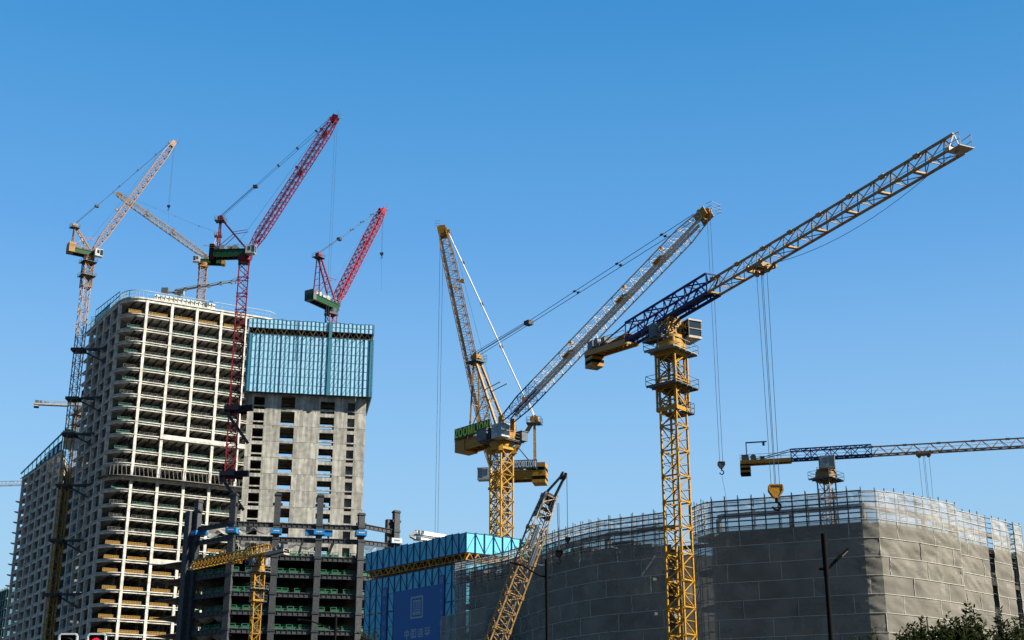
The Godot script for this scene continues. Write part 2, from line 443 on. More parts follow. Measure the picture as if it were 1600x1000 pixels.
# ------------------------------------------------------------------ flat-top tower crane
func flat_top(c: Dictionary) -> Node3D:
	var p: Vector3 = c.p                      # centre of the mast at the height of the jib's underside
	var jd := dirv(c.az); var side := jd.cross(Vector3.UP)
	var bs := Basis(jd, Vector3.UP, side)
	var k: float = c.get("scale", 1.0)
	var root := thing("tower_crane", c.label, "crane", flat(p))
	var w: float = c.mw
	var yaw: float = c.yaw
	var yb := Basis(Vector3.UP, deg_to_rad(yaw))
	var top := p.y - 4.1 * k
	mast(root, p, c.get("base", 0.0), top, w, yaw, c.mast, c.get("step", 2.8), 0.2 * k, 0.09 * k, "k")
	# climbing cage round the last sections
	if c.get("cage", true):
		var cg := Mesher.new()
		lattice(cg, flat(p, top - 6.6 * k), flat(p, top + 0.02), yb.x, yb.z, w + 0.45, w + 0.45, w + 0.45, w + 0.45, 4, 0.2 * k, 0.11 * k, "zig")
		for y in [6.6, 3.9, 0.25]:
			for e in [-1, 1]:
				cg.box(flat(p, top - y * k) + yb.z * e * (w + 0.5) / 2, Vector3(w + 0.7, 0.45 * k, 0.14), yb)
				cg.box(flat(p, top - y * k) + yb.x * e * (w + 0.5) / 2, Vector3(0.14, 0.43 * k, w + 0.7), yb)
		var cage := part("climbing_cage", cg, c.mast, root)
		var ram := Mesher.new()
		ram.tube(flat(p, top - 6.0 * k) + yb.z * w * 0.45, flat(p, top - 1.0 * k) + yb.z * w * 0.45, 0.17 * k)
		ram.box(flat(p, top - 3.4 * k) + yb.x * (w * 0.5 + 1.0) + yb.z * 0.6, Vector3(0.7, 1.1, 0.6) * k, yb)
		part("hydraulic_ram", ram, M.grey_box, cage)
		platform(root, flat(p, top - 3.95 * k), yb, w + 2.6 * k, w + 1.9 * k, M.grey_box)
		platform(root, flat(p, top - 6.7 * k) + yb.x * (w * 0.5 + 0.3), yb, 1.5 * k, w + 0.8 * k, M.grey_box)
	platform(root, flat(p, top + 0.1), yb, w + 3.0 * k, w + 1.9 * k, M.rail_grey if c.get("cage", true) else M.grey_box)
	var tt := Mesher.new()
	tt.tube(flat(p, top + 0.2), flat(p, top + 0.75 * k), w * 0.82, w * 0.86, 20)
	tt.tube(flat(p, top + 0.75 * k), flat(p, top + 1.6 * k), w * 0.86, w * 0.62, 20)
	tt.tube(flat(p, top + 1.6 * k), flat(p, top + 1.95 * k), w * 0.72, w * 0.72, 20)
	for e in [-1, 1]: tt.box(flat(p, top + 0.9 * k) + yb.x * e * w * 0.5, Vector3(0.3, 1.3 * k, w * 1.15), yb)
	part("slewing_ring", tt, c.mast, root)
	var hd := Mesher.new()
	lattice(hd, flat(p, top + 1.9 * k), p, jd, side, w * 0.85, w * 0.75, w * 0.85, w * 0.75, 2, 0.22 * k, 0.16 * k, "x")
	part("tower_head", hd, c.mast, root)
	# cab on one side of the head, a control cabinet on the other
	var cs: float = c.get("cab_side", -1.0)
	cabin(root, flat(p, top + 2.75 * k) + side * cs * (w * 0.5 + 1.15 * k) + jd * 0.5 * k, bs, Vector3(2.6, 2.2, 1.7) * k, M.cab_white if c.get("white_cab", false) else M.pale)
	var cb := Mesher.new()
	cb.box(flat(p, top + 2.4 * k) - side * cs * (w * 0.5 + 0.9 * k), Vector3(1.4, 1.6, 0.9) * k, bs)
	part("control_cabinet", cb, M.grey_box, root)
	platform(root, flat(p, top + 1.5 * k) - side * cs * (w * 0.5 + 1.0 * k), bs, 3.2 * k, 1.5 * k, M.grey_box)
	# jib root (dark), square in section
	var jw: float = c.jw; var jh: float = c.jh
	var a: Vector3 = p - jd * c.back; var b: Vector3 = p + jd * c.front
	var sec := 4
	var rt := Mesher.new()
	rt.box(a.lerp(b, 0.5) + Vector3(0, 0.12, 0), Vector3(a.distance_to(b), 0.06, jw * 0.5), bs)   # walkway
	for e in [0.5, 0.95]: rt.bar(a + Vector3(0, e * 1.1, 0) + side * jw * 0.42, b + Vector3(0, e * 1.1, 0) + side * jw * 0.42, 0.05)
	var jib := part("jib_root", rt, c.root_mat, root)
	for i in sec:
		var m := Mesher.new()
		var q0 := a.lerp(b, float(i) / sec); var q1 := a.lerp(b, float(i + 1) / sec) - jd * 0.01
		lattice(m, q0 + Vector3(0, jh / 2, 0), q1 + Vector3(0, jh / 2, 0), side, Vector3.UP, jw, jh, jw, jh, 2, 0.2 * k, 0.13 * k, "zig")
		m.bar(q0 + side * jw / 2, q1 + side * jw / 2, 0.24 * k, 0.3 * k); m.bar(q0 - side * jw / 2, q1 - side * jw / 2, 0.24 * k, 0.3 * k)
		part("jib_section", m, c.root_mat, jib)
	# outer jib, three chords
	var tip: Vector3 = p + jd * c.len
	var wk := Mesher.new()
	wk.tube(b + Vector3(0, 0.9, 0) * k, tip + Vector3(0, 0.9, 0) * k, 0.025, -1.0, 4)
	var outer := part("jib", wk, M.rope, root)
	var n: int = c.sections
	for i in n:
		var m := Mesher.new()
		var q0 := b.lerp(tip, float(i) / n); var q1 := b.lerp(tip, float(i + 1) / n) - jd * 0.01
		tri_lattice(m, q0, q1, side, c.ow, c.oh, c.get("jib_bays", 4), c.get("chord", 0.17 * k), c.get("lace", 0.065 * k))
		m.box(q0 + Vector3(0, c.oh, 0), Vector3(0.7 * k, 0.34 * k, 0.34 * k), bs)      # pin joint
		m.box(q0 + jd * 0.2 + Vector3(0, 0.02, 0), Vector3(0.35 * k, 0.16, c.ow), bs)
		part("jib_section", m, c.jib, outer)
	var tp := Mesher.new()
	tp.box(tip + Vector3(0, 0.1, 0), Vector3(0.5 * k, 0.35 * k, c.ow * 1.15), bs)
	tp.tube(tip + jd * 0.4 * k - side * 0.2, tip + jd * 0.4 * k + side * 0.2, 0.3 * k, -1.0, 12)
	for e in [-1, 1]:
		for h in [0.6, 1.2]: tp.bar(tip + side * e * c.ow * 0.5 + Vector3(0, h * k, 0), tip + jd * 1.3 * k + side * e * c.ow * 0.4 + Vector3(0, h * k, 0), 0.05)
		tp.bar(tip + jd * 1.3 * k + side * e * c.ow * 0.4, tip + jd * 1.3 * k + side * e * c.ow * 0.4 + Vector3(0, 1.3 * k, 0), 0.06)
		tp.bar(tip + side * e * c.ow * 0.5, tip + Vector3(0, c.oh, 0), 0.09)
	tp.box(tip + jd * 0.7 * k - Vector3(0, 0.05, 0), Vector3(1.4 * k, 0.06, c.ow), bs)
	part("jib_end", tp, M.pale, outer)
	# counter-jib
	var rear: Vector3 = p - jd * c.rear + Vector3(0, c.get("rear_up", 0.0), 0)
	var cj := Mesher.new()
	for e in [-1, 1]:
		cj.bar(a + side * e * jw * 0.5 - Vector3(0, 0.1, 0), rear + side * e * jw * 0.5 - Vector3(0, 0.1, 0), 0.26 * k, 0.62 * k)
	for i in 9:
		var q := a.lerp(rear, (i + 0.5) / 9.0)
		cj.box(q - Vector3(0, 0.15, 0), Vector3(0.16, 0.2, jw), bs)
	cj.box(a.lerp(rear, 0.5) + Vector3(0, 0.2, 0), Vector3(a.distance_to(rear), 0.05, jw * 1.1), bs)
	var ctr := part("counter_jib", cj, c.counter, root)
	var rl := Mesher.new()
	for e in [-1, 1]:
		for h in [0.7, 1.25]: rl.bar(a + side * e * jw * 0.62 + Vector3(0, h * k, 0), rear + side * e * jw * 0.62 + Vector3(0, h * k, 0), 0.05)
		for i in 6: rl.bar(a.lerp(rear, i / 5.0) + side * e * jw * 0.62 + Vector3(0, 0.2, 0), a.lerp(rear, i / 5.0) + side * e * jw * 0.62 + Vector3(0, 1.25 * k, 0), 0.05)
	part("guard_rail", rl, M.rail_grey, ctr)
	var tb := Mesher.new()
	for e in [-1, 1]: tb.bar(a + Vector3(0, jh, 0) + side * e * jw * 0.4, a.lerp(rear, 0.72) + Vector3(0, 0.3, 0) + side * e * jw * 0.4, 0.13 * k)
	part("tie_bar", tb, c.root_mat, ctr)
	var wn := Mesher.new()
	var wc: Vector3 = rear + jd * 2.4 * k + Vector3(0, 0.8 * k, 0)
	wn.tube(wc - side * jw * 0.4, wc + side * jw * 0.4, 0.55 * k, -1.0, 14)
	wn.box(wc - jd * 1.5 * k, Vector3(1.3, 1.1, 1.3) * k, bs)
	wn.box(wc + jd * 1.6 * k - Vector3(0, 0.2, 0), Vector3(0.9, 0.8, 1.1) * k, bs)
	part("hoist_winch", wn, M.grey_box, ctr)
	if c.get("davit", false):
		var dv := Mesher.new()
		var q: Vector3 = rear + jd * 1.0 + Vector3(0, 0.3, 0)
		dv.bar(q, q + Vector3(0, 3.0, 0), 0.14); dv.bar(q + Vector3(0, 2.9, 0), q + Vector3(0, 2.9, 0) + jd * 3.2, 0.18)
		dv.box(q + Vector3(0, 2.6, 0) + jd * 2.7, Vector3(0.35, 0.6, 0.3), bs)
		part("davit", dv, M.navy, ctr)
	for i in c.weights:
		var m := Mesher.new()
		m.box(rear + jd * (0.2 + 0.6 * k) - Vector3(0, (0.5 + 0.42 * i) * k, 0), Vector3(1.8 * k, 0.415 * k, jw * 1.0), bs)
		part("counterweight", m, M.black if i % 2 == 0 else c.counter, ctr)
	# trolley, ropes, hook
	if c.has("trolley"):
		var tc: Vector3 = p + jd * c.trolley
		var t := Mesher.new()
		for e in [-1, 1]:
			t.box(tc + side * e * (c.ow * 0.5 + 0.1) - Vector3(0, 0.25 * k, 0), Vector3(2.6 * k, 0.3 * k, 0.14), bs)
			for g in [-1, 1]: t.tube(tc + side * e * (c.ow * 0.5 - 0.05) + jd * g * 1.1 * k, tc + side * e * (c.ow * 0.5 + 0.22) + jd * g * 1.1 * k, 0.22 * k, -1.0, 10)
		for g in [-1, 0, 1]: t.box(tc + jd * g * 1.0 * k - Vector3(0, 0.36 * k, 0), Vector3(0.35 * k, 0.3 * k, c.ow * 1.2), bs)
		for g in [-0.8, 0.8]: t.tube(tc + jd * g * k - side * 0.12 - Vector3(0, 0.6 * k, 0), tc + jd * g * k + side * 0.12 - Vector3(0, 0.6 * k, 0), 0.34 * k, -1.0, 12)
		t.box(tc + side * (c.ow * 0.5 + 0.55) - Vector3(0, 0.5 * k, 0), Vector3(1.4 * k, 0.06, 0.7), bs)
		for g in [-0.7, 0.7]: t.bar(tc + side * (c.ow * 0.5 + 0.85) + jd * g * k - Vector3(0, 0.5 * k, 0), tc + side * (c.ow * 0.5 + 0.85) + jd * g * k + Vector3(0, 0.5 * k, 0), 0.05)
		part("trolley", t, c.jib, root)
		var hy: float = c.hook_y
		var r := Mesher.new()
		for g in [-0.9, -0.12, 0.12, 0.9]: r.tube(tc + jd * g * k - Vector3(0, 0.6 * k, 0), flat(tc, hy) + jd * g * 0.75 * k, 0.028 * k, -1.0, 4, false)
		part("hoist_rope", r, M.rope, root)
		if c.get("sag", 0.0) > 0.0:
			var sg := Mesher.new()
			var pp := tc
			for i in 16:
				var u := (i + 1) / 16.0
				var q := tc.lerp(tip, u * 0.98) - Vector3(0, 4.0 * c.sag * u * (1.0 - u), 0)
				sg.tube(pp, q, 0.03, -1.0, 4, false)
				pp = q
			part("trolley_rope", sg, M.rope, root)
		if c.get("hook", true): hook_block(root, flat(tc, hy), 1.1 * k, c.jib if c.get("hook_jib", false) else M.dark_yellow, dirv(90))
	return root

# ------------------------------------------------------------------ luffing-jib tower crane
func luffer(c: Dictionary) -> Node3D:
	var p: Vector3 = c.p                       # mast axis at the height of the slewing ring
	var jd := dirv(c.az); var side := jd.cross(Vector3.UP)
	var bs := Basis(jd, Vector3.UP, side)
	var k: float = c.get("scale", 1.0)
	var w: float = c.mw
	var yb := Basis(Vector3.UP, deg_to_rad(c.yaw))
	var root := thing("luffing_crane", c.label, "crane", flat(p, c.base))
	mast(root, p, c.base, p.y - 1.6 * k, w, c.yaw, c.mast, c.step, c.get("post", 0.24 * k), c.get("mast_lace", 0.12 * k), c.get("style", "x"), c.get("mast_low"), c.get("y_low", 0.0))
	var sl := Mesher.new()
	sl.box(flat(p, p.y - 1.35 * k), Vector3(w * 1.25, 0.5 * k, w * 1.25), yb)
	sl.tube(flat(p, p.y - 1.1 * k), flat(p, p.y - 0.55 * k), w * 0.62, w * 0.8, 18)
	sl.tube(flat(p, p.y - 0.55 * k), p, w * 0.8, w * 0.8, 18)
	part("slewing_ring", sl, c.get("ring", c.mast), root)
	for h in c.get("decks", []):
		platform(root, flat(p, p.y - h), yb, w + 2.2 * k, w + 2.2 * k, M.grey_box)
	if c.has("cage"):
		var cg := Mesher.new()
		lattice(cg, flat(p, p.y - c.cage[1]), flat(p, p.y - c.cage[0]), yb.x, yb.z, w + 0.6, w + 0.6, w + 0.6, w + 0.6, 3, 0.22 * k, 0.12 * k, "zig")
		for h in c.cage:
			for e in [-1, 1]:
				cg.box(flat(p, p.y - h) + yb.z * e * (w + 0.6) / 2, Vector3(w + 0.8, 0.5, 0.16), yb)
				cg.box(flat(p, p.y - h) + yb.x * e * (w + 0.6) / 2, Vector3(0.16, 0.48, w + 0.8), yb)
		part("climbing_cage", cg, c.get("cage_mat", M.rusty), root)
	# deck that carries winches and ballast
	var rear: Vector3 = c.rear; var foot: Vector3 = c.foot; var tip: Vector3 = c.tip; var apex: Vector3 = c.apex
	var dw: float = 3.0 * k; var dt: float = c.get("deck", 1.3 * k)
	var f0 := flat(p, p.y + dt * 0.5) + jd * w * 0.7; var r0 := flat(rear, p.y + dt * 0.5)
	var dk := Mesher.new()
	for e in [-1, 1]:
		var o: Vector3 = side * e * dw * 0.42
		dk.bar(r0 + o, f0 + o, 0.3 * k, dt)
		dk.bar(r0 + o + Vector3(0, dt * 0.5, 0), f0 + o + Vector3(0, dt * 0.5, 0), 0.5 * k, 0.14 * k)
		dk.bar(r0 + o - Vector3(0, dt * 0.5, 0), f0 + o - Vector3(0, dt * 0.5, 0), 0.5 * k, 0.14 * k)
	for i in 8: dk.box(r0.lerp(f0, i / 7.0), Vector3(0.2, dt * 0.8, dw * 0.84), bs)
	dk.box(r0.lerp(f0, 0.5) + Vector3(0, dt * 0.5 + 0.1 * k, 0), Vector3(r0.distance_to(f0), 0.06, dw), bs)
	var deck := part("counter_jib", dk, c.counter, root)
	var gr := Mesher.new()
	for e in [-1, 1]:
		for h in [0.6, 1.15]: gr.bar(r0 + side * e * dw * 0.55 + Vector3(0, dt * 0.5 + h, 0), f0 + side * e * dw * 0.55 + Vector3(0, dt * 0.5 + h, 0), 0.05)
		for i in 8: gr.bar(r0.lerp(f0, i / 7.0) + side * e * dw * 0.55 + Vector3(0, dt * 0.5, 0), r0.lerp(f0, i / 7.0) + side * e * dw * 0.55 + Vector3(0, dt * 0.5 + 1.15, 0), 0.05)
	part("guard_rail", gr, M.rail_grey, deck)
	var wn := Mesher.new()
	for u in [0.3, 0.62]:
		var q: Vector3 = r0.lerp(f0, u) + Vector3(0, dt * 0.5 + 0.8 * k, 0)
		wn.tube(q - side * dw * 0.36, q + side * dw * 0.36, 0.75 * k, -1.0, 14)
		wn.box(q - jd * 1.4 * k - Vector3(0, 0.2, 0), Vector3(1.5, 1.2, 1.8) * k, bs)
	part("hoist_winch", wn, c.get("winch", M.grey_box), deck)
	for i in c.weights:
		var m := Mesher.new()
		var hgt: float = c.get("weight_h", 2.6) * k
		m.box(r0 + jd * (0.3 + 0.62 * i) * k + Vector3(0, c.get("weight_up", 0.0) * k, 0), Vector3(0.6 * k, hgt, dw * 1.05), bs)
		part("counterweight", m, c.weight_mat, deck)
		if c.get("stripes", false):
			for y in [-0.25, 0.2]:
				var sm := Mesher.new()
				sm.box(r0 + jd * (0.3 + 0.62 * i) * k + Vector3(0, (c.get("weight_up", 0.0) + y * c.get("weight_h", 2.6)) * k, 0), Vector3(0.612 * k, hgt * 0.17, dw * 1.056), bs)
				part("stripe", sm, M.black, deck)
	var cs: float = c.get("cab_side", 1.0)
	cabin(root, f0 + side * cs * (dw * 0.5 + 0.9 * k) + jd * 0.6 * k + Vector3(0, 0.1, 0), bs, Vector3(2.5, 2.3, 1.8) * k, M.cab_white)
	if c.has("service"):
		var sd: float = c.service
		platform(root, flat(p, p.y - 0.1 * k), bs, w + 2.6 * k, dw + 2.4 * k, M.grey_box)
		for e in [[-1.5, 1, 2.4, 1.9], [2.0, -1, 1.8, 1.6], [-1.8, -1, 1.4, 1.3]]:
			var bx := Mesher.new()
			bx.box(flat(p, p.y + e[3] * 0.5 * k) + jd * e[0] * k + side * e[1] * sd * k, Vector3(e[2], e[3], 1.3) * k, bs)
			bx.box(flat(p, p.y + e[3] * k) + jd * e[0] * k + side * e[1] * sd * k, Vector3(e[2] + 0.2, 0.12, 1.5) * k, bs)
			part("electrical_cabinet", bx, M.grey_box, root)
		var cr := Mesher.new()
		for i in 4:
			var o2 := yb.x * (w * 0.5 if i % 2 == 0 else -w * 0.5) + yb.z * (w * 0.5 if i < 2 else -w * 0.5)
			cr.bar(flat(p, p.y - 1.7 * k) + o2 * 0.6, flat(p, p.y - 1.5 * k) + o2 * 1.3, 0.7 * k, 1.1 * k)
		part("mast_crown", cr, M.yellow, root)
	# A-frame
	var af := Mesher.new()
	var rb: Vector3 = flat(c.get("back_foot", rear.lerp(p, 0.35)), p.y + dt)
	var fb := flat(foot - jd * 0.8 * k, p.y + dt * 0.9)
	for e in [-1, 1]:
		var o: Vector3 = side * e * dw * 0.36
		var ao: Vector3 = side * e * dw * 0.16
		af.bar(fb + o, apex + ao, 0.34 * k, 0.4 * k)
		af.bar(rb + o, apex + ao, 0.24 * k, 0.3 * k)
		af.bar(rb.lerp(apex, 0.08) + o, fb.lerp(apex, 0.5) + o * 0.7, 0.14 * k)
		af.bar(fb.lerp(apex, 0.55) + o * 0.7, fb.lerp(apex, 0.55) + o * 0.7 + jd * 4.0 * k + Vector3(0, 0.5 * k, 0), 0.12 * k)
	for u in [0.12, 0.27, 0.42, 0.57, 0.72, 0.87]:
		var q0 := fb.lerp(apex, u); var q1 := rb.lerp(apex, u)
		var sp := lerpf(0.36, 0.16, u) * dw
		af.bar(q0 - side * sp, q0 + side * sp, 0.12 * k); af.bar(q1 - side * sp, q1 + side * sp, 0.1 * k)
		af.bar(q0 - side * sp, fb.lerp(apex, u + 0.13) + side * lerpf(0.36, 0.16, u + 0.13) * dw, 0.09 * k)
	var fr := part("a_frame", af, c.get("frame", c.mast), root)
	var sh := Mesher.new()
	for e in [-0.3, 0.0, 0.3]: sh.tube(apex + side * (e - 0.06) * k + Vector3(0, 0.3 * k, 0), apex + side * (e + 0.06) * k + Vector3(0, 0.3 * k, 0), 0.5 * k, -1.0, 14)
	sh.box(apex, Vector3(1.5, 0.7, 1.3) * k, bs)
	for e in [-1, 1]:
		var pv := Mesher.new()
		pv.bar(flat(foot, p.y + dt * 0.8) + side * e * c.bw * 0.62, foot + side * e * c.bw * 0.62 + Vector3(0, 0.4 * k, 0), 0.3 * k, 1.0 * k, jd)
		part("boom_pivot", pv, c.get("ring", c.counter), root)
	part("sheave", sh, c.get("head", c.mast), fr)
	platform(fr, apex - Vector3(0, 0.9 * k, 0), bs, 2.8 * k, 2.4 * k, M.grey_box)
	# boom
	var bd := (tip - foot).normalized(); var up := side.cross(bd).normalized()
	if up.y < 0: up = -up
	var bw: float = c.bw
	var n: int = c.sections
	var L := foot.distance_to(tip)
	var walk := Mesher.new()
	walk.bar(foot + bd * 2.0 - up * bw * 0.3, tip - bd * 1.5 - up * bw * 0.3, bw * 0.16, bw * 0.16, up)
	walk.bar(foot + bd * 2.0 + up * bw * 0.12, tip - bd * 1.5 + up * bw * 0.12, bw * 0.2, 0.06, up)
	for e in [-1, 1]: walk.bar(foot + bd * 2.0 + side * e * bw * 0.2 + up * bw * 0.3, tip - bd * 1.5 + side * e * bw * 0.2 + up * bw * 0.3, 0.05)
	var boom := part("boom", walk, c.get("walk", c.boom), root)
	for i in n:
		var m := Mesher.new()
		var a := foot + bd * L * i / n; var b := foot + bd * (L * (i + 1) / n - 0.02)
		var t0 := 0.45 if i == 0 else 1.0; var t1 := 0.6 if i == n - 1 else 1.0
		var off := up * 0.0
		lattice(m, a + off, b + off, side, up, bw, bw * t0, bw * (0.75 if i == n - 1 else 1.0), bw * t1, c.get("bays", 4), c.get("chord", 0.15 * k if c.p.z > -300.0 else 0.2), c.get("lace", 0.06 * k if c.p.z > -300.0 else 0.11), "zig")
		var mat_: Material = c.root_mat if i < c.get("root_n", 0) else c.boom
		var sec := part("boom_section", m, mat_, boom)
		if i in c.get("rollers", []):
			var rl := Mesher.new()
			rl.tube(b + up * bw * 0.75 - side * 0.25, b + up * bw * 0.75 + side * 0.25, 0.4 * k, -1.0, 12)
			rl.bar(b + up * bw * 0.4, b + up * bw * 0.8, 0.16 * k)
			rl.box(b - bd * 1.0, Vector3(bw * 0.9, 0.08, 2.0), Basis(side, up, bd))
			part("rope_roller", rl, c.get("head", c.mast), sec)
	var hd := Mesher.new()
	for e in [-1, 1]: hd.bar(tip + side * e * bw * 0.35 - bd * 1.2 * k, tip + side * e * bw * 0.35 + bd * 1.0 * k, 0.16 * k, bw * 0.75, up)
	hd.box(tip - bd * 0.4 * k, Vector3(bw * 0.8, bw * 0.65, 0.5 * k), Basis(side, up, bd))
	for e in [-0.2, 0.2]: hd.tube(tip + bd * 0.9 * k + side * (e - 0.07), tip + bd * 0.9 * k + side * (e + 0.07), 0.5 * k, -1.0, 14)
	hd.tube(tip - bd * 0.3 + up * bw * 0.5 - side * 0.4, tip - bd * 0.3 + up * bw * 0.5 + side * 0.4, 0.35 * k, -1.0, 12)
	part("boom_head", hd, c.get("head", c.mast), boom)
	var cg2 := Mesher.new()
	var q := tip + bd * 1.5 * k - Vector3(0, 0.6 * k, 0)
	for y in [0.0, 0.5, 1.1]:
		for e in [-1, 1]:
			cg2.bar(q + side * e * bw * 0.5 + Vector3(0, y, 0) * k, q + side * e * bw * 0.5 + jd * 1.1 * k + Vector3(0, y, 0) * k, 0.05)
		cg2.bar(q + side * bw * 0.5 + jd * 1.1 * k + Vector3(0, y, 0) * k, q - side * bw * 0.5 + jd * 1.1 * k + Vector3(0, y, 0) * k, 0.05)
	part("service_basket", cg2, M.rail_grey, boom)
	# pendant lines: doubled from the A-frame to a floating block, then to the boom head
	var pd := Mesher.new(); var blk: Vector3 = apex.lerp(tip + up * bw * 0.5, c.get("block_at", 0.3))
	var ph: float = c.get("pendant_r", 0.045 * k)
	for e in [-1, 1]:
		pd.tube(apex + Vector3(0, 0.3 * k, 0) + side * e * 0.45 * k, blk + side * e * 0.4 * k, ph, -1.0, 5, false)
		pd.tube(apex + Vector3(0, 0.75 * k, 0) + side * e * 0.3 * k, blk + side * e * 0.3 * k + up * 0.3, ph, -1.0, 5, false)
		pd.tube(blk + side * e * 0.4 * k, tip + up * bw * 0.5 + side * e * bw * 0.35 - bd * 1.0, ph * 1.1, -1.0, 5, false)
	part("pendant_line", pd, c.get("pendant", M.rope), root)
	var pb := Mesher.new()
	var pk: float = k * c.get("pb", 1.0)
	pb.box(blk, Vector3(1.2, 0.7, 1.1) * pk, bs)
	var pblk := part("pendant_block", pb, c.get("pblock", M.bolt_steel), root)
	for u in [0.3, 0.55, 0.8]:
		for e in [-1, 1]:
			var lk := Mesher.new()
			lk.box(blk.lerp(tip + up * bw * 0.5, u) + side * e * 0.42 * k, Vector3(0.6, 0.26, 0.26) * pk, bs)
			part("pendant_link", lk, c.get("pblock", M.bolt_steel), pblk)
	# hoist ropes: winch to head, head to hook
	var rp := Mesher.new()
	rp.tube(r0.lerp(f0, 0.62) + Vector3(0, dt * 0.5 + 1.5 * k, 0), tip + up * bw * 0.7, 0.03 * k, -1.0, 4, false)
	var hy: float = c.hook_y
	for e in c.get("falls", [-0.3, 0.3]): rp.tube(tip + bd * 1.0 * k + jd * e, flat(tip + bd * 1.0 * k, hy) + jd * e * 0.9, 0.032 * k, -1.0, 4, false)
	part("hoist_rope", rp, M.rope, root)
	if c.get("hook", true): hook_block(root, flat(tip + bd * 1.0 * k, hy), 0.8 * k, c.get("hook_mat", M.bolt_steel), dirv(90))
	if c.get("tag", 0.0) > 0.0:
		var tg := Mesher.new()
		tg.tube(flat(tip + bd * k, hy - 1.5), flat(tip + bd * k, hy - c.tag) + jd * 0.6, 0.025 * k, -1.0, 4, false)
		part("tag_line", tg, M.rope, root)
	return root

# ------------------------------------------------------------------ concrete frame buildings
func shifted(poly: PackedVector2Array, d: float) -> PackedVector2Array:
	# moves every edge of a closed outline outwards by d (outline runs so that the outside lies on the right-hand normal)
	var out := PackedVector2Array()
	var n := poly.size()
	for i in n:
		var a := poly[(i + n - 1) % n]; var b := poly[i]; var c := poly[(i + 1) % n]
		var n0 := Vector2(b.y - a.y, a.x - b.x).normalized(); var n1 := Vector2(c.y - b.y, b.x - c.x).normalized()
		var m := (n0 + n1).normalized()
		out.append(b + m * d / maxf(0.4, m.dot(n0)))
	return out

func ring(m: Mesher, outer: PackedVector2Array, inner: PackedVector2Array, y0: float, y1: float, first: int, last: int):
	for i in range(first, last):
		var a := outer[i]; var b := outer[i + 1]; var c := inner[i]; var d := inner[i + 1]
		var q := func(p: Vector2, y: float) -> Vector3: return Vector3(p.x, y, p.y)
		m.quad(q.call(a, y0), q.call(b, y0), q.call(b, y1), q.call(a, y1))
		m.quad(q.call(d, y0), q.call(c, y0), q.call(c, y1), q.call(d, y1))
		m.quad(q.call(c, y0), q.call(d, y0), q.call(b, y0), q.call(a, y0))
		m.quad(q.call(a, y1), q.call(b, y1), q.call(d, y1), q.call(c, y1))

func fence_mesh(L: float, h: float, frame: Material, infill: Material, n: int, fill: float, thick := 0.1) -> ArrayMesh:
	var a := Mesher.new(); var b := Mesher.new()
	for i in n + 1: a.bar(Vector3(L * i / n, 0, 0), Vector3(L * i / n, h, 0), thick)
	for y in [0.12, 0.55, 0.97]: a.bar(Vector3(0, h * y, 0), Vector3(L, h * y, 0), thick * 0.9)
	if fill > 0.0:
		for i in n: b.box(Vector3(L * (i + 0.5) / n, h * (0.12 + fill * 0.42), 0), Vector3(L / n - 0.22, h * fill * 0.8, 0.03))
	var am := ArrayMesh.new()
	a.surface(am, frame, Vector3.ZERO); b.surface(am, infill, Vector3.ZERO)
	return am

func basis_along(az: float) -> Basis:
	var x := dirv(az)
	return Basis(x, Vector3.UP, x.cross(Vector3.UP))

# cloudless afternoon air: radiance by height above the horizon, a little brighter towards the sun
func clear_sky() -> ImageTexture:
	var hs := [0.0, 0.10, 0.168, 0.21, 0.271, 0.378, 0.476, 0.529, 0.70, 1.0]
	var cs := [Vector3(0.46, 0.66, 0.80), Vector3(0.41, 0.64, 0.81), Vector3(0.355, 0.605, 0.82), Vector3(0.312, 0.572, 0.853), Vector3(0.248, 0.513, 0.846), Vector3(0.133, 0.384, 0.776), Vector3(0.077, 0.315, 0.682), Vector3(0.053, 0.275, 0.628), Vector3(0.026, 0.19, 0.50), Vector3(0.016, 0.13, 0.40)]
	var w := 256; var h := 512
	var im := Image.create(w, h, false, Image.FORMAT_RGBF)
	for y in h:
		var up := sin(PI * (0.5 - (y + 0.5) / h))
		var c := Vector3(0.12, 0.12, 0.12)
		if up >= 0.0:
			var i := 0
			while i < hs.size() - 2 and up > hs[i + 1]: i += 1
			var t := clampf((up - hs[i]) / (hs[i + 1] - hs[i]), 0.0, 1.0)
			c = (cs[i] as Vector3).lerp(cs[i + 1], t)
		for x in w:
			# the middle of the picture is straight ahead (-z)
			var az := ((x + 0.5) / w - 0.5) * 360.0
			var k := 1.0 + 0.06 * (cos(deg_to_rad(az - 105.0)) - cos(deg_to_rad(105.0)))
			im.set_pixel(x, y, Color(c.x * k / EXPOSURE, c.y * k / EXPOSURE, c.z * k / EXPOSURE))
	return ImageTexture.create_from_image(im)

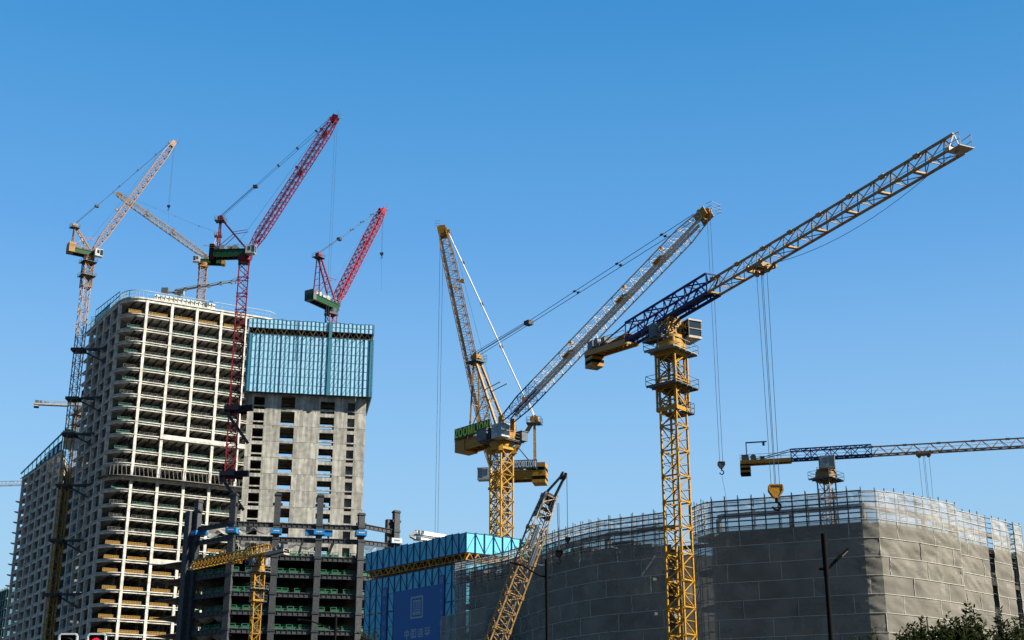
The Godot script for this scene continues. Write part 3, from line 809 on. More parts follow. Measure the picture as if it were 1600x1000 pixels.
# ------------------------------------------------------------------ _ready
func _ready():
	var cam := Camera3D.new()
	cam.name = "camera"
	cam.position = Vector3(0, EYE, 0)
	cam.rotation_degrees = Vector3(PITCH, 0, 0)
	cam.fov = rad_to_deg(2.0 * atan(500.0 / FOCAL))
	cam.near = 0.1; cam.far = 4000.0
	add_child(cam)
	cam.current = true
	var we := WorldEnvironment.new()
	we.name = "world_environment"
	var env := Environment.new()
	env.background_mode = Environment.BG_SKY
	var sky := Sky.new()
	var pm := PanoramaSkyMaterial.new()
	pm.panorama = clear_sky()
	sky.sky_material = pm
	env.sky = sky
	env.tonemap_mode = Environment.TONE_MAPPER_LINEAR
	env.tonemap_exposure = EXPOSURE
	env.sdfgi_enabled = true; env.ssao_enabled = true; env.ssil_enabled = true
	we.environment = env
	add_child(we)
	var sun := DirectionalLight3D.new()
	sun.name = "sun"
	sun.light_energy = 1.6
	sun.light_color = Color(1.0, 0.965, 0.90)
	sun.light_angular_distance = 0.5
	sun.shadow_enabled = true
	add_child(sun)
	var to_sun := dirv(105.0) * cos(deg_to_rad(40.0)) + Vector3.UP * sin(deg_to_rad(40.0))
	sun.look_at_from_position(Vector3.ZERO, -to_sun, Vector3.UP)

	rng.seed = 7
	make_materials()
	# ---- ground
	var g := Mesher.new()
	g.quad(Vector3(-2500, 0, 300), Vector3(2500, 0, 300), Vector3(2500, 0, -3500), Vector3(-2500, 0, -3500))
	structure("ground", g, M.earth)
	var rd := Mesher.new()
	rd.box(Vector3(0, 0.002, -20), Vector3(600, 0.02, 30))
	structure("road", rd, M.asphalt)
	# ---- buildings, then cranes, then the street
	white_tower()
	far_tower()
	left_edge_building()
	core_tower()
	steel_podium()
	blue_screen_building()
	netted_building()
	cranes()
	site_equipment()
	street()

func v2(p: Vector3) -> Vector2:
	return Vector2(p.x, p.z)

func floor_plate(root: Node3D, called: String, outl: PackedVector2Array, last: int, h: float, lip: float, rib_from: Vector3, rib_az: float, rib_len: float, rib_n: int, rib_step: float, top_mat: Material) -> MeshInstance3D:
	var m := Mesher.new()
	m.prism(shifted(outl, lip), h + 0.25, h + 0.5)
	ring(m, outl, shifted(outl, -0.5), h - 0.38, h + 0.248, 0, last)
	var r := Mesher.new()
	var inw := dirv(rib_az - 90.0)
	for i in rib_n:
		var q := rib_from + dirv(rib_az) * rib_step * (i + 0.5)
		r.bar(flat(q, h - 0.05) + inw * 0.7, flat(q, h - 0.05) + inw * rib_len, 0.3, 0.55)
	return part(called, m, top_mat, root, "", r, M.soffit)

func bezier(a: Vector3, c: Vector3, b: Vector3, k: float, n: int) -> Array:
	var out := []
	for i in n + 1:
		var t := float(i) / n
		out.append(a.bezier_interpolate(a.lerp(c, k), b.lerp(c, k), b, t))
	return out

func white_tower():
	var p0 := flat(at(230.6, 472, 425)); var az := 62.0; var bz := -32.0
	var sp := 8.17; var rr := 6.87
	var fa := dirv(az); var la := dirv(bz); var fo := dirv(az + 90.0); var lo := dirv(bz - 90.0)
	var corner := p0 - fa * rr; var c0 := corner + la * rr
	var depth := 37.0; var width := sp * 5 + 3.5
	var pts := PackedVector2Array()
	var right := p0 + fa * width
	for q in bezier(right - fo * 5.0, right, right - fa * 5.0, 0.6, 5): pts.append(v2(q))
	for q in bezier(p0 - fa * 0.3, corner, c0, 0.62, 9): pts.append(v2(q))
	pts.append(v2(c0 + la * depth))
	var last := pts.size() - 1
	pts.append(v2(right + la * (depth + 6)))
	var root := thing("concrete_tower", "tall white concrete frame tower with rounded corner and open floors, behind the red cranes", "building", p0, "")
	var ys := [493.6, 516.0, 536.0, 555.0, 578.0, 597.5, 618.4, 638.4, 660.0, 680.5, 705.6, 725.8, 748.0, 766.5, 790.0, 811.0, 832.0, 854.0, 876.5, 897.0, 924.0, 946.0, 969.0, 992.0]
	var hs := []
	for y in ys: hs.append(at(200, y, 425).y)
	var h: float = hs[hs.size() - 1]
	while h > 9.0:
		h -= 4.9
		hs.append(h)
	var roof_h := at(230, 469.5, 425).y
	# columns, one shaft each from the ground to the roof
	for i in 6:
		var m := Mesher.new()
		m.box(flat(p0 + fa * sp * i, roof_h * 0.5) - fo * 0.22, Vector3(0.86, roof_h, 0.95), basis_along(az))
		part("column", m, M.white_concrete, root)
	for i in 5:
		var m := Mesher.new()
		m.box(flat(c0 + la * 7.85 * i, roof_h * 0.5) - lo * 0.25, Vector3(0.95, roof_h, 1.0), basis_along(bz + 180.0))
		part("column", m, M.white_concrete, root)
	var core := Mesher.new()
	core.box(flat(p0 + fa * 21.0 + la * 23.0, roof_h * 0.5 - 0.3), Vector3(24, roof_h - 0.6, 18), basis_along(az))
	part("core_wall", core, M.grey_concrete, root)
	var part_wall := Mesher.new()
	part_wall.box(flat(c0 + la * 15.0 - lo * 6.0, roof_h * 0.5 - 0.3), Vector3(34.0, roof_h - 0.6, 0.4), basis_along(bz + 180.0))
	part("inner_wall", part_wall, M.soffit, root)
	var inner := Mesher.new()
	for i in 6:
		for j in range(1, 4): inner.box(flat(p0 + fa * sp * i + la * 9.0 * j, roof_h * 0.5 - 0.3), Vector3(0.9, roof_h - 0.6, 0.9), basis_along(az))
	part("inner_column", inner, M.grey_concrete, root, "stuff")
	for i in hs.size():
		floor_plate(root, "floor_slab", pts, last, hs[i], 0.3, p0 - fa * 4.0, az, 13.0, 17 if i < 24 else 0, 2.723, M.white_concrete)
	# the roof: deeper edge beam, upstand, rail, slanted screens on the shaded side
	var rf := Mesher.new()
	rf.prism(shifted(pts, 0.35), roof_h + 0.3, roof_h + 0.8)
	ring(rf, shifted(pts, 0.1), shifted(pts, -0.6), roof_h - 0.6, roof_h + 0.298, 0, last)
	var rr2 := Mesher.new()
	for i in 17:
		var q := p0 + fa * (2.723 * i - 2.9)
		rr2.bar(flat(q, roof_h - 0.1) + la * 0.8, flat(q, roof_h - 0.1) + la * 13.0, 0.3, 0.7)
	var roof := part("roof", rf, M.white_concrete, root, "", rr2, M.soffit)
	var up := Mesher.new()
	up.box(flat(p0 + fa * 12.5 + la * 1.4, roof_h + 1.7), Vector3(20, 2.6, 0.5), basis_along(az))
	for i in 14: up.box(flat(p0 + fa * (3.2 + i * 1.4) + la * 1.05, roof_h + 1.7), Vector3(0.28, 2.7, 0.3), basis_along(az))
	part("parapet_upstand", up, M.white_concrete, roof)
	var rail := Mesher.new()
	var ro := shifted(pts, -0.2)
	for i in range(0, last):
		var a := Vector3(ro[i].x, roof_h + 0.8, ro[i].y); var b := Vector3(ro[i + 1].x, roof_h + 0.8, ro[i + 1].y)
		var n := maxi(1, int(a.distance_to(b) / 4.5))
		for j in n: rail.bar(a.lerp(b, float(j) / n), a.lerp(b, float(j) / n) + Vector3(0, 2.5, 0), 0.16)
		rail.bar(a + Vector3(0, 2.5, 0), b + Vector3(0, 2.5, 0), 0.18)
		rail.bar(a + Vector3(0, 1.3, 0), b + Vector3(0, 1.3, 0), 0.06)
	part("roof_rail", rail, M.roof_paint, roof)
	var sf := Mesher.new(); var sg := Mesher.new()
	for i in 9:
		var q := flat(c0 + la * (i * 3.4 + 0.6) + lo * 0.1, roof_h + 0.8)
		sf.bar(q, q + Vector3(0, 3.4 + 0.25 * i, 0), 0.16)
		if i < 8:
			for e in [0.1, 0.55, 1.0]:
				sf.bar(q + Vector3(0, (3.4 + 0.25 * i) * e, 0), q + la * 3.4 + Vector3(0, (3.65 + 0.25 * i) * e, 0), 0.2)
			if i > 2: sg.box(q + la * 1.7 - lo * 0.1 + Vector3(0, 1.7, 0), Vector3(3.0, 2.6, 0.05), basis_along(bz + 180.0))
	part("roof_screen", sf, M.screen_frame, roof, "", sg, M.glass_wall)
	# projecting canopy with slender props, upper third of the facade
	var cp := Mesher.new()
	ring(cp, shifted(pts, 2.1), shifted(pts, 0.3), hs[12] + 0.52, hs[12] + 0.72, 4, last - 1)
	var canopy := part("canopy", cp, M.grey_concrete, root)
	var pr := Mesher.new()
	var co := shifted(pts, 0.9); var ci := shifted(pts, 0.35)
	for i in range(5, last - 1):
		var a := co[i]; var b := co[i + 1]; var a2 := ci[i]; var b2 := ci[i + 1]
		var n := maxi(1, int(a.distance_to(b) / 1.3))
		for j in n:
			var q := a.lerp(b, float(j) / n); var q2 := a2.lerp(b2, (j + 0.3) / n)
			pr.bar(Vector3(q.x, hs[12] + 0.7, q.y), Vector3(q2.x, hs[11] - 0.1, q2.y), 0.12, 0.0, Vector3.UP, false)
	part("prop", pr, M.rail_grey, canopy, "stuff")
	# pale upstand beams on two floors, right of the third bay
	for e in [[9, 1], [18, 1]]:
		var u := Mesher.new()
		u.box(flat(p0 + fa * (sp * e[1] + 15.0) + fo * 0.42, hs[e[0]] + 0.55), Vector3(31.0, 1.5, 0.25), basis_along(az))
		for i in 19: u.box(flat(p0 + fa * (sp * e[1] + 0.4 + i * 1.5) + fo * 0.56, hs[e[0]] + 0.3), Vector3(0.2, 0.2, 0.12), basis_along(az))
		part("upstand_beam", u, M.white_concrete, root)
	# guard rails, one in each bay
	var kinds := {
		"brown": fence_mesh(6.1, 1.25, M.gold_rail, M.infill_brown, 6, 0.8),
		"teal": fence_mesh(6.1, 1.05, M.rail_teal, M.infill_green, 5, 0.35, 0.075),
		"grey": fence_mesh(6.1, 1.05, M.floor_rail, M.infill_green, 4, 0.0, 0.07),
		"yellow": fence_mesh(5.6, 1.1, M.gold_rail, M.infill_yellow, 7, 0.9, 0.1)}
	for i in 24:
		if i == 12: continue
		for j in range(-1, 5):
			var kind := "yellow" if i >= 17 else "brown" if i == 0 else "teal" if rng.randf() < 0.4 else "grey"
			if (i == 9 or i == 18) and j >= 1: continue
			var q := p0 + fa * (sp * j + (0.75 if j >= 0 else 2.2)) - fo * (0.5 if j >= 0 else 0.75)
			q += fa * rng.randf_range(0.0, 0.5)
			inst("guard_rail", kinds[kind], root, Transform3D(basis_along(az).scaled_local(Vector3(1.0 if j >= 0 else 0.78, 1, 1)), flat(q, hs[i] + 0.5) - org))
			if kind != "yellow" and rng.randf() < 0.22:
				inst("guard_rail", kinds["grey"], root, Transform3D(basis_along(az + 3.0).scaled_local(Vector3(0.6, 0.8, 1)), flat(q - fo * 0.9 + fa * 1.5, hs[i] + 0.5) - org))
	var pp := Mesher.new()
	for i in 24:
		if i == 12: continue
		for j in 5:
			if rng.randf() < 0.3:
				for k in rng.randi_range(1, 4):
					var q := p0 + fa * (sp * j + rng.randf_range(1.0, 7.2)) - fo * rng.randf_range(1.2, 4.0)
					pp.bar(flat(q, hs[i] + 0.5), flat(q + fa * rng.randf_range(-0.2, 0.2), hs[i - 1 if i > 0 else 0] - 0.4 if i > 0 else roof_h - 0.4), 0.1, 0.0, Vector3.BACK, false)
			if rng.randf() < 0.25:
				pp.box(flat(p0 + fa * (sp * j + rng.randf_range(1.5, 6.5)) - fo * rng.randf_range(1.5, 3.0), hs[i] + 0.9), Vector3(rng.randf_range(0.6, 1.8), rng.randf_range(0.5, 1.3), 0.8), basis_along(az))
	part("loose_prop", pp, M.floor_rail, root, "stuff")
	# hoist on the shaded side
	var hp := at(147.0, 500, 462.0)
	var hr := thing("construction_hoist", "thin teal hoist mast with dark red cage on shaded side of white tower", "hoist", flat(hp))
	var hm := Mesher.new()
	lattice(hm, flat(hp), flat(hp, at(147, 496, 462).y), dirv(90), dirv(0), 1.5, 1.5, 1.5, 1.5, 90, 0.16, 0.1, "zig")
	part("hoist_mast", hm, M.screen_frame, hr)
	var hc := Mesher.new()
	hc.box(flat(at(135, 617, 458), at(135, 617, 458).y), Vector3(3.0, 2.7, 1.6))
	hc.box(flat(at(135, 617, 458), at(135, 617, 458).y + 1.6), Vector3(2.2, 0.4, 1.3))
	part("hoist_cage", hc, M.red, hr)

func far_tower():
	var q0 := at(97, 705, 480); var bz := -33.0; var la := dirv(bz); var lo := dirv(bz - 90.0)
	var L := along(q0, bz, 37, 742)
	var l0 := flat(q0); var l1 := l0 + la * L
	var top := q0.y
	var root := thing("concrete_tower", "distant shaded tower with balcony ends, left of the white tower, glazed slanted top", "building", l0)
	var pts := PackedVector2Array()
	var fr := dirv(57.0); var hid := dirv(-13.0)
	pts.append(v2(l0 + hid * 40.0))
	pts.append(v2(l0))
	for q in bezier(l1, l1 + la * 6.0, l1 + la * 6.0 + fr * 8.0, 0.6, 6): pts.append(v2(q))
	var last := pts.size() - 1
	pts.append(v2(l1 + la * 6.0 + fr * 14.0))
	var hs := []
	var h := top
	while h > 6.0:
		hs.append(h); h -= 3.97
	var n := 6
	for i in n + 1:
		var m := Mesher.new()
		m.box(flat(l0 + la * L * i / n - lo * 0.2, top * 0.5), Vector3(1.0, top, 1.0), basis_along(bz + 180.0))
		part("column", m, M.white_concrete, root)
	var core := Mesher.new()
	core.box(flat(l0 + la * L * 0.5 + fr * 15.0, top * 0.5), Vector3(L * 0.6, top - 0.4, 10.0), basis_along(bz + 180.0))
	part("core_wall", core, M.grey_concrete, root)
	for i in hs.size():
		var m := Mesher.new()
		m.prism(shifted(pts, 0.3), hs[i] + 0.25, hs[i] + 0.5)
		ring(m, pts, shifted(pts, -0.5), hs[i] - 0.5, hs[i] + 0.248, 0, last)
		part("floor_slab", m, M.white_concrete, root)
		if i > 1 and i < 28:
			var b := Mesher.new()
			var bp := PackedVector2Array()
			for q in bezier(l1 + la * 5.8 - fr * 0.5, l1 + la * 10.5 + fr * 2.0, l1 + la * 5.8 + fr * 7.0, 0.7, 6): bp.append(v2(q))
			b.prism(bp, hs[i] + 0.1, hs[i] + 0.45)
			part("balcony", b, M.white_concrete, root)
	# glass screen on top, sloping down to the left
	var hi := at(97, 676, 480).y
	var nb := 10
	for i in nb:
		var a := l0 + la * (L + 3.0) * i / nb + lo * 0.3; var b := l0 + la * (L + 3.0) * (i + 1) / nb + lo * 0.3
		var ha := lerpf(hi, top + 2.5, float(i) / nb); var hb := lerpf(hi, top + 2.5, float(i + 1) / nb)
		var f := Mesher.new(); var gl := Mesher.new()
		f.bar(flat(a, top + 0.5), flat(a, ha), 0.3); f.bar(flat(a, ha), flat(b, hb), 0.45)
		var rows := maxi(1, int((ha - top) / 2.6))
		for r in rows: f.bar(flat(a, top + 0.5 + (ha - top) * r / rows), flat(b, top + 0.5 + (hb - top) * r / rows), 0.22)
		if i < 6: gl.quad(flat(a - lo * 0.2, top + 0.5), flat(b - lo * 0.2, top + 0.5), flat(b - lo * 0.2, hb - 2.4), flat(a - lo * 0.2, ha - 2.4))
		part("screen_frame", f, M.screen_frame, root, "", gl, M.glass_wall)
	# glazed and white-clad head beside the crane mast
	var fo := dirv(147.0)
	for j in 4:
		for i in 3:
			var gm := Mesher.new()
			var cpt := l0 + fr * (1.9 + i * 3.6) + fo * 0.5
			gm.box(flat(cpt, lerpf(top + 9.0, hi - 1.5, (j + 0.5) / 4.0) - 2.0), Vector3(3.3, (hi - top - 8.0) / 4.0, 0.12), basis_along(57.0))
			part("glass_panel", gm, M.glass_wall, root)
	for i in 5:
		var wm := Mesher.new()
		wm.box(flat(l0 + fr * (1.6 + i * 3.0) + fo * 0.5, top + 3.5), Vector3(2.9, 5.6, 0.15), basis_along(57.0))
		part("white_panel", wm, M.white_sheet, root)
	var ed := Mesher.new()
	ed.bar(flat(l0 + fo * 0.6 + lo * 0.3, top + 6.5), flat(l0 + fo * 0.6 + lo * 0.3, hi + 0.6), 0.6)
	ed.box(flat(l0 + fr * 7.0 + fo * 0.4, hi + 0.3), Vector3(14.0, 0.5, 1.2), basis_along(57.0))
	part("edge_trim", ed, M.white_sheet, root)

func left_edge_building():
	var q := at(14, 919, 620); var la := dirv(-35.0)
	var root := thing("glass_tower", "grey green glazed building with upright fins at far left edge", "building", flat(q))
	var b := Mesher.new()
	b.box(flat(q + la * 30.0 + dirv(55.0) * 10.0, q.y * 0.5), Vector3(60, q.y, 20), basis_along(145.0))
	part("wall", b, M.glass_wall, root)
	for i in 16:
		var m := Mesher.new()
		m.box(flat(q + la * (1.0 + 3.6 * i) - dirv(55.0) * 0.35, q.y * 0.5 + 0.4), Vector3(0.5, q.y + 0.6, 0.7), basis_along(145.0))
		part("fin", m, M.rail_teal, root)
	for i in 12:
		var m := Mesher.new()
		m.box(flat(q + la * 30.0 - dirv(55.0) * 0.15, q.y - 0.3 - 4.2 * i), Vector3(60, 0.5, 0.4), basis_along(145.0))
		part("ledge", m, M.rail_grey, root)

# screens: a perforated sheet in a frame with uprights, rails and a brace
func screen_panel(root: Node3D, a: Vector3, az: float, w: float, y0: float, y1: float, sheet: Material, frame: Material, flip: bool, brace: bool, cells: int):
	var d := dirv(az); var o := dirv(az + 90.0)
	var s := Mesher.new(); var f := Mesher.new()
	s.box(flat(a + d * w * 0.5, (y0 + y1) * 0.5) , Vector3(w - 0.05, y1 - y0, 0.05), basis_along(az))
	for e in [0.04, w - 0.1]: f.bar(flat(a + d * e + o * 0.09, y0), flat(a + d * e + o * 0.09, y1 + 0.08), 0.085)
	for i in cells + 1:
		var y := lerpf(y0 + 0.05, y1 - 0.05, float(i) / cells)
		f.bar(flat(a + o * 0.07, y), flat(a + d * (w - 0.04) + o * 0.07, y), 0.05)
		if brace and i < cells:
			var y2 := lerpf(y0 + 0.05, y1 - 0.05, float(i + 1) / cells)
			f.bar(flat(a + d * (w if flip else 0.0) + o * 0.08, y2), flat(a + d * (0.0 if flip else w) + o * 0.08, y), 0.055)
	part("screen_panel", s, sheet, root, "", f, frame)

func truss_band(root: Node3D, a: Vector3, az: float, L: float, y0: float, y1: float, mat_: Material):
	var m := Mesher.new(); var dk := Mesher.new()
	var d := dirv(az); var o := dirv(az + 90.0)
	var n := int(L / 0.75)
	for k in [0.0, -1.3]:
		for y in [y0 + 0.08, y1 - 0.08]: m.bar(flat(a + o * k, y), flat(a + d * L + o * k, y), 0.13)
		for i in n:
			var p: Vector3 = a + d * L * i / n + o * k; var q: Vector3 = a + d * L * (i + 1) / n + o * k
			m.bar(flat(p if i % 2 == 0 else q, y0), flat(q if i % 2 == 0 else p, y1), 0.1 if rng.randf() < 0.6 else 0.24, 0.0, Vector3.UP, false)
	dk.box(flat(a + d * L * 0.5 - o * 0.8, y1 - 0.02), Vector3(L, 0.05, 1.9), basis_along(az))
	dk.box(flat(a + d * L * 0.5 - o * 1.7, (y0 + y1) * 0.5), Vector3(L, y1 - y0, 0.05), basis_along(az))
	part("platform_truss", m, mat_, root, "", dk, M.bolt_steel)

func core_tower():
	var az := 80.0; var p0 := at(388, 616, 352); var d := dirv(az); var o := dirv(az + 90.0)
	var top := p0.y + 1.0
	var root := thing("concrete_core", "bare grey concrete core tower with four rows of square openings under blue screens", "building", flat(p0))
	var W := along(p0, az, 572.5, 622)
	var fb := basis_along(az)
	var X := []
	for e in [[393.0, 410.0, 690.0], [434.0, 456.0, 730.0], [497.5, 520.0, 705.0], [540.0, 551.5, 725.0]]:
		X.append([along(p0, az, e[0], e[2]), along(p0, az, e[1], e[2])])
	var thick := 0.8
	# piers between the rows of openings
	var xs := [0.0]
	for e in X: xs.append_array(e)
	xs.append(W)
	for k in 5:
		var x0: float = xs[k * 2]; var x1: float = xs[k * 2 + 1]
		var m := Mesher.new()
		m.box(flat(p0 + d * (x0 + x1) * 0.5 - o * thick * 0.5, top * 0.5), Vector3(x1 - x0, top, thick), fb)
		part("pier", m, M.core, root)
	# spandrels and thin lintels, floor by floor
	var fh := 4.25
	var first := at(400, 618.7, 352).y     # head of the topmost opening
	for k in 4:
		var x0: float = X[k][0]; var x1: float = X[k][1]
		var lift: float = [0.0, 0.55, -0.5, -0.6][k]
		var y := first + lift
		var cap := Mesher.new()
		cap.box(flat(p0 + d * (x0 + x1) * 0.5 - o * thick * 0.5, (y + top) * 0.5), Vector3(x1 - x0, top - y, thick), fb)
		part("spandrel", cap, M.core, root)
		while y > 4.0:
			var sill := y - (2.25 if k != 1 else 2.9)
			var l := Mesher.new()
			if k != 1:
				l.box(flat(p0 + d * (x0 + x1) * 0.5 - o * 0.28, sill - 0.17), Vector3(x1 - x0 + 0.5, 0.34, 0.62), fb)
				part("lintel", l, M.core, root)
			var s := Mesher.new()
			var s1 := sill - (1.08 if k != 1 else 0.0); var s0 := y - fh
			if k == 1: s1 = s0 + 0.75
			s.box(flat(p0 + d * (x0 + x1) * 0.5 - o * thick * 0.5, (s0 + s1) * 0.5), Vector3(x1 - x0, s1 - s0, thick - 0.004), fb)
			part("spandrel", s, M.core, root)
			if k == 3:
				var inf := Mesher.new()
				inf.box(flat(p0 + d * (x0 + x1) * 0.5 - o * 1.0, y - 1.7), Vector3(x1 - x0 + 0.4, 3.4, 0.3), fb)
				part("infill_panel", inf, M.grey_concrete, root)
			y -= fh
	# side, rear and inner walls, floors
	var dp := 8.5
	var sd := Mesher.new()
	for x in [0.4, W - 0.4, float(X[0][1]) + 1.6, float(X[2][0]) - 1.4, float(X[2][1]) + 1.5]:
		sd.box(flat(p0 + d * x - o * (thick + dp * 0.5), top * 0.5 - 0.01), Vector3(0.78, top - 0.02, dp - 0.01), fb)
	part("cross_wall", sd, M.core, root)
	for k in 5:
		var x0: float = xs[k * 2]; var x1: float = xs[k * 2 + 1]
		if k == 0: x1 = X[0][1]
		if k == 4: x0 = X[3][0]
		if k == 0 or k == 2 or k == 4 or k == 3:
			var m := Mesher.new()
			m.box(flat(p0 + d * (x0 + x1) * 0.5 - o * (thick + dp + 0.4), top * 0.5 - 0.02), Vector3(x1 - x0, top - 0.04, 0.8), fb)
			part("rear_wall", m, M.core, root)
	var y := first
	while y > 4.0:
		var s := Mesher.new()
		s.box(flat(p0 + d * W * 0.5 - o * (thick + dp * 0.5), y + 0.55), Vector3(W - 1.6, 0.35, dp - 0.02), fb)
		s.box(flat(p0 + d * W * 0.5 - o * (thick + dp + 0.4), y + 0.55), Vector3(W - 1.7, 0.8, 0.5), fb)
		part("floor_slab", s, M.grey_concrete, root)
		y -= fh
	# climbing screens round the head
	var a0 := at(382.5, 611, 350.0)
	var sw := along(a0, az, 580, 619)
	var y0 := a0.y; var y1 := at(386, 497, 350.0).y
	var b0 := at(386, 520.5, 350).y; var b1 := at(386, 511.5, 350).y
	var sr := thing("climbing_screen", "light blue perforated screen enclosure wrapped round the head of the concrete core", "safety screen", flat(a0))
	var n := 30
	var w := sw / n
	for i in n:
		screen_panel(sr, a0 + d * w * i + o * (0.0 if i % 5 != 3 else 0.12), az, w, y0, b0 - 0.05, M.screen_light, M.screen_frame, true, i % 3 != 1, 7)
		screen_panel(sr, a0 + d * w * i, az, w, b1 + 0.05, y1 + rng.randf_range(-0.12, 0.12), M.screen_light, M.screen_frame, true, i % 2 == 0, 2)
	truss_band(sr, a0 - o * 0.1, az, sw, b0, b1, M.brown_steel)
	for i in 15: # brackets below the truss band
		var m := Mesher.new()
		var q := a0 + d * sw * (i + 0.5) / 15.0 + o * 0.12
		m.bar(flat(q, b0 - 1.1), flat(q + d * 1.0 + o * 0.5, b0 - 0.05), 0.14)
		part("bracket", m, M.screen_frame, sr)
	var guide := Mesher.new()
	var gx := along(a0, az, 514.5, 560)
	guide.box(flat(a0 + d * gx + o * 0.25, (y0 + y1) * 0.5), Vector3(0.75, y1 - y0 + 0.3, 0.3), fb)
	part("guide_rail", guide, M.screen_frame, sr)
	for x in [0.6, sw - 0.5]:
		var g2 := Mesher.new()
		g2.box(flat(a0 + d * x + o * 0.25, (y0 + b0) * 0.5), Vector3(0.45, b0 - y0, 0.3), fb)
		part("guide_rail", g2, M.screen_frame, sr)
	var side_n := 11
	for s in [0, 1]:
		for i in side_n:
			var q := a0 + d * (sw + 0.1 if s == 1 else -0.1) - o * (1.7 * i if s == 1 else 1.7 * (i + 1))
			screen_panel(sr, q, az - 90.0 if s == 1 else az + 90.0, 1.7, y0, b0, M.screen_light, M.screen_frame, false, true, 7)
			screen_panel(sr, q, az - 90.0 if s == 1 else az + 90.0, 1.7, b1, y1, M.screen_light, M.screen_frame, false, true, 2)
	for i in 15:
		var q := a0 - o * 18.9 + d * (sw - 2.0 * w * i)
		screen_panel(sr, q, az + 180.0, 2.0 * w, y0, y1, M.screen_light, M.screen_frame, false, false, 3)
	var dk := Mesher.new()
	dk.box(flat(a0 + d * sw * 0.5 - o * 0.75, y0 + 0.2), Vector3(sw - 0.2, 0.12, 1.1), fb)
	dk.box(flat(a0 + d * (sw - 0.75) - o * 9.8, y0 + 0.2), Vector3(1.1, 0.12, 16.8), fb)
	dk.box(flat(a0 + d * 0.65 - o * 9.8, y0 + 0.2), Vector3(0.9, 0.12, 16.8), fb)
	dk.box(flat(a0 + d * sw * 0.5 - o * 9.8, b0 - 2.0), Vector3(sw - 3.0, 0.4, 15.6), fb)
	part("deck", dk, M.bolt_steel, sr)
	var pole := thing("floodlight_pole", "short lattice pole standing above the blue screens of the concrete core", "pole", flat(at(441, 500, 356), y1 - 1.0))
	var pm := Mesher.new()
	lattice(pm, flat(at(441, 500, 356), y1 - 1.0), flat(at(441, 500, 356), y1 + 1.9), d, o, 0.6, 0.6, 0.6, 0.6, 3, 0.1, 0.06, "x")
	part("pole", pm, M.rail_grey, pole)

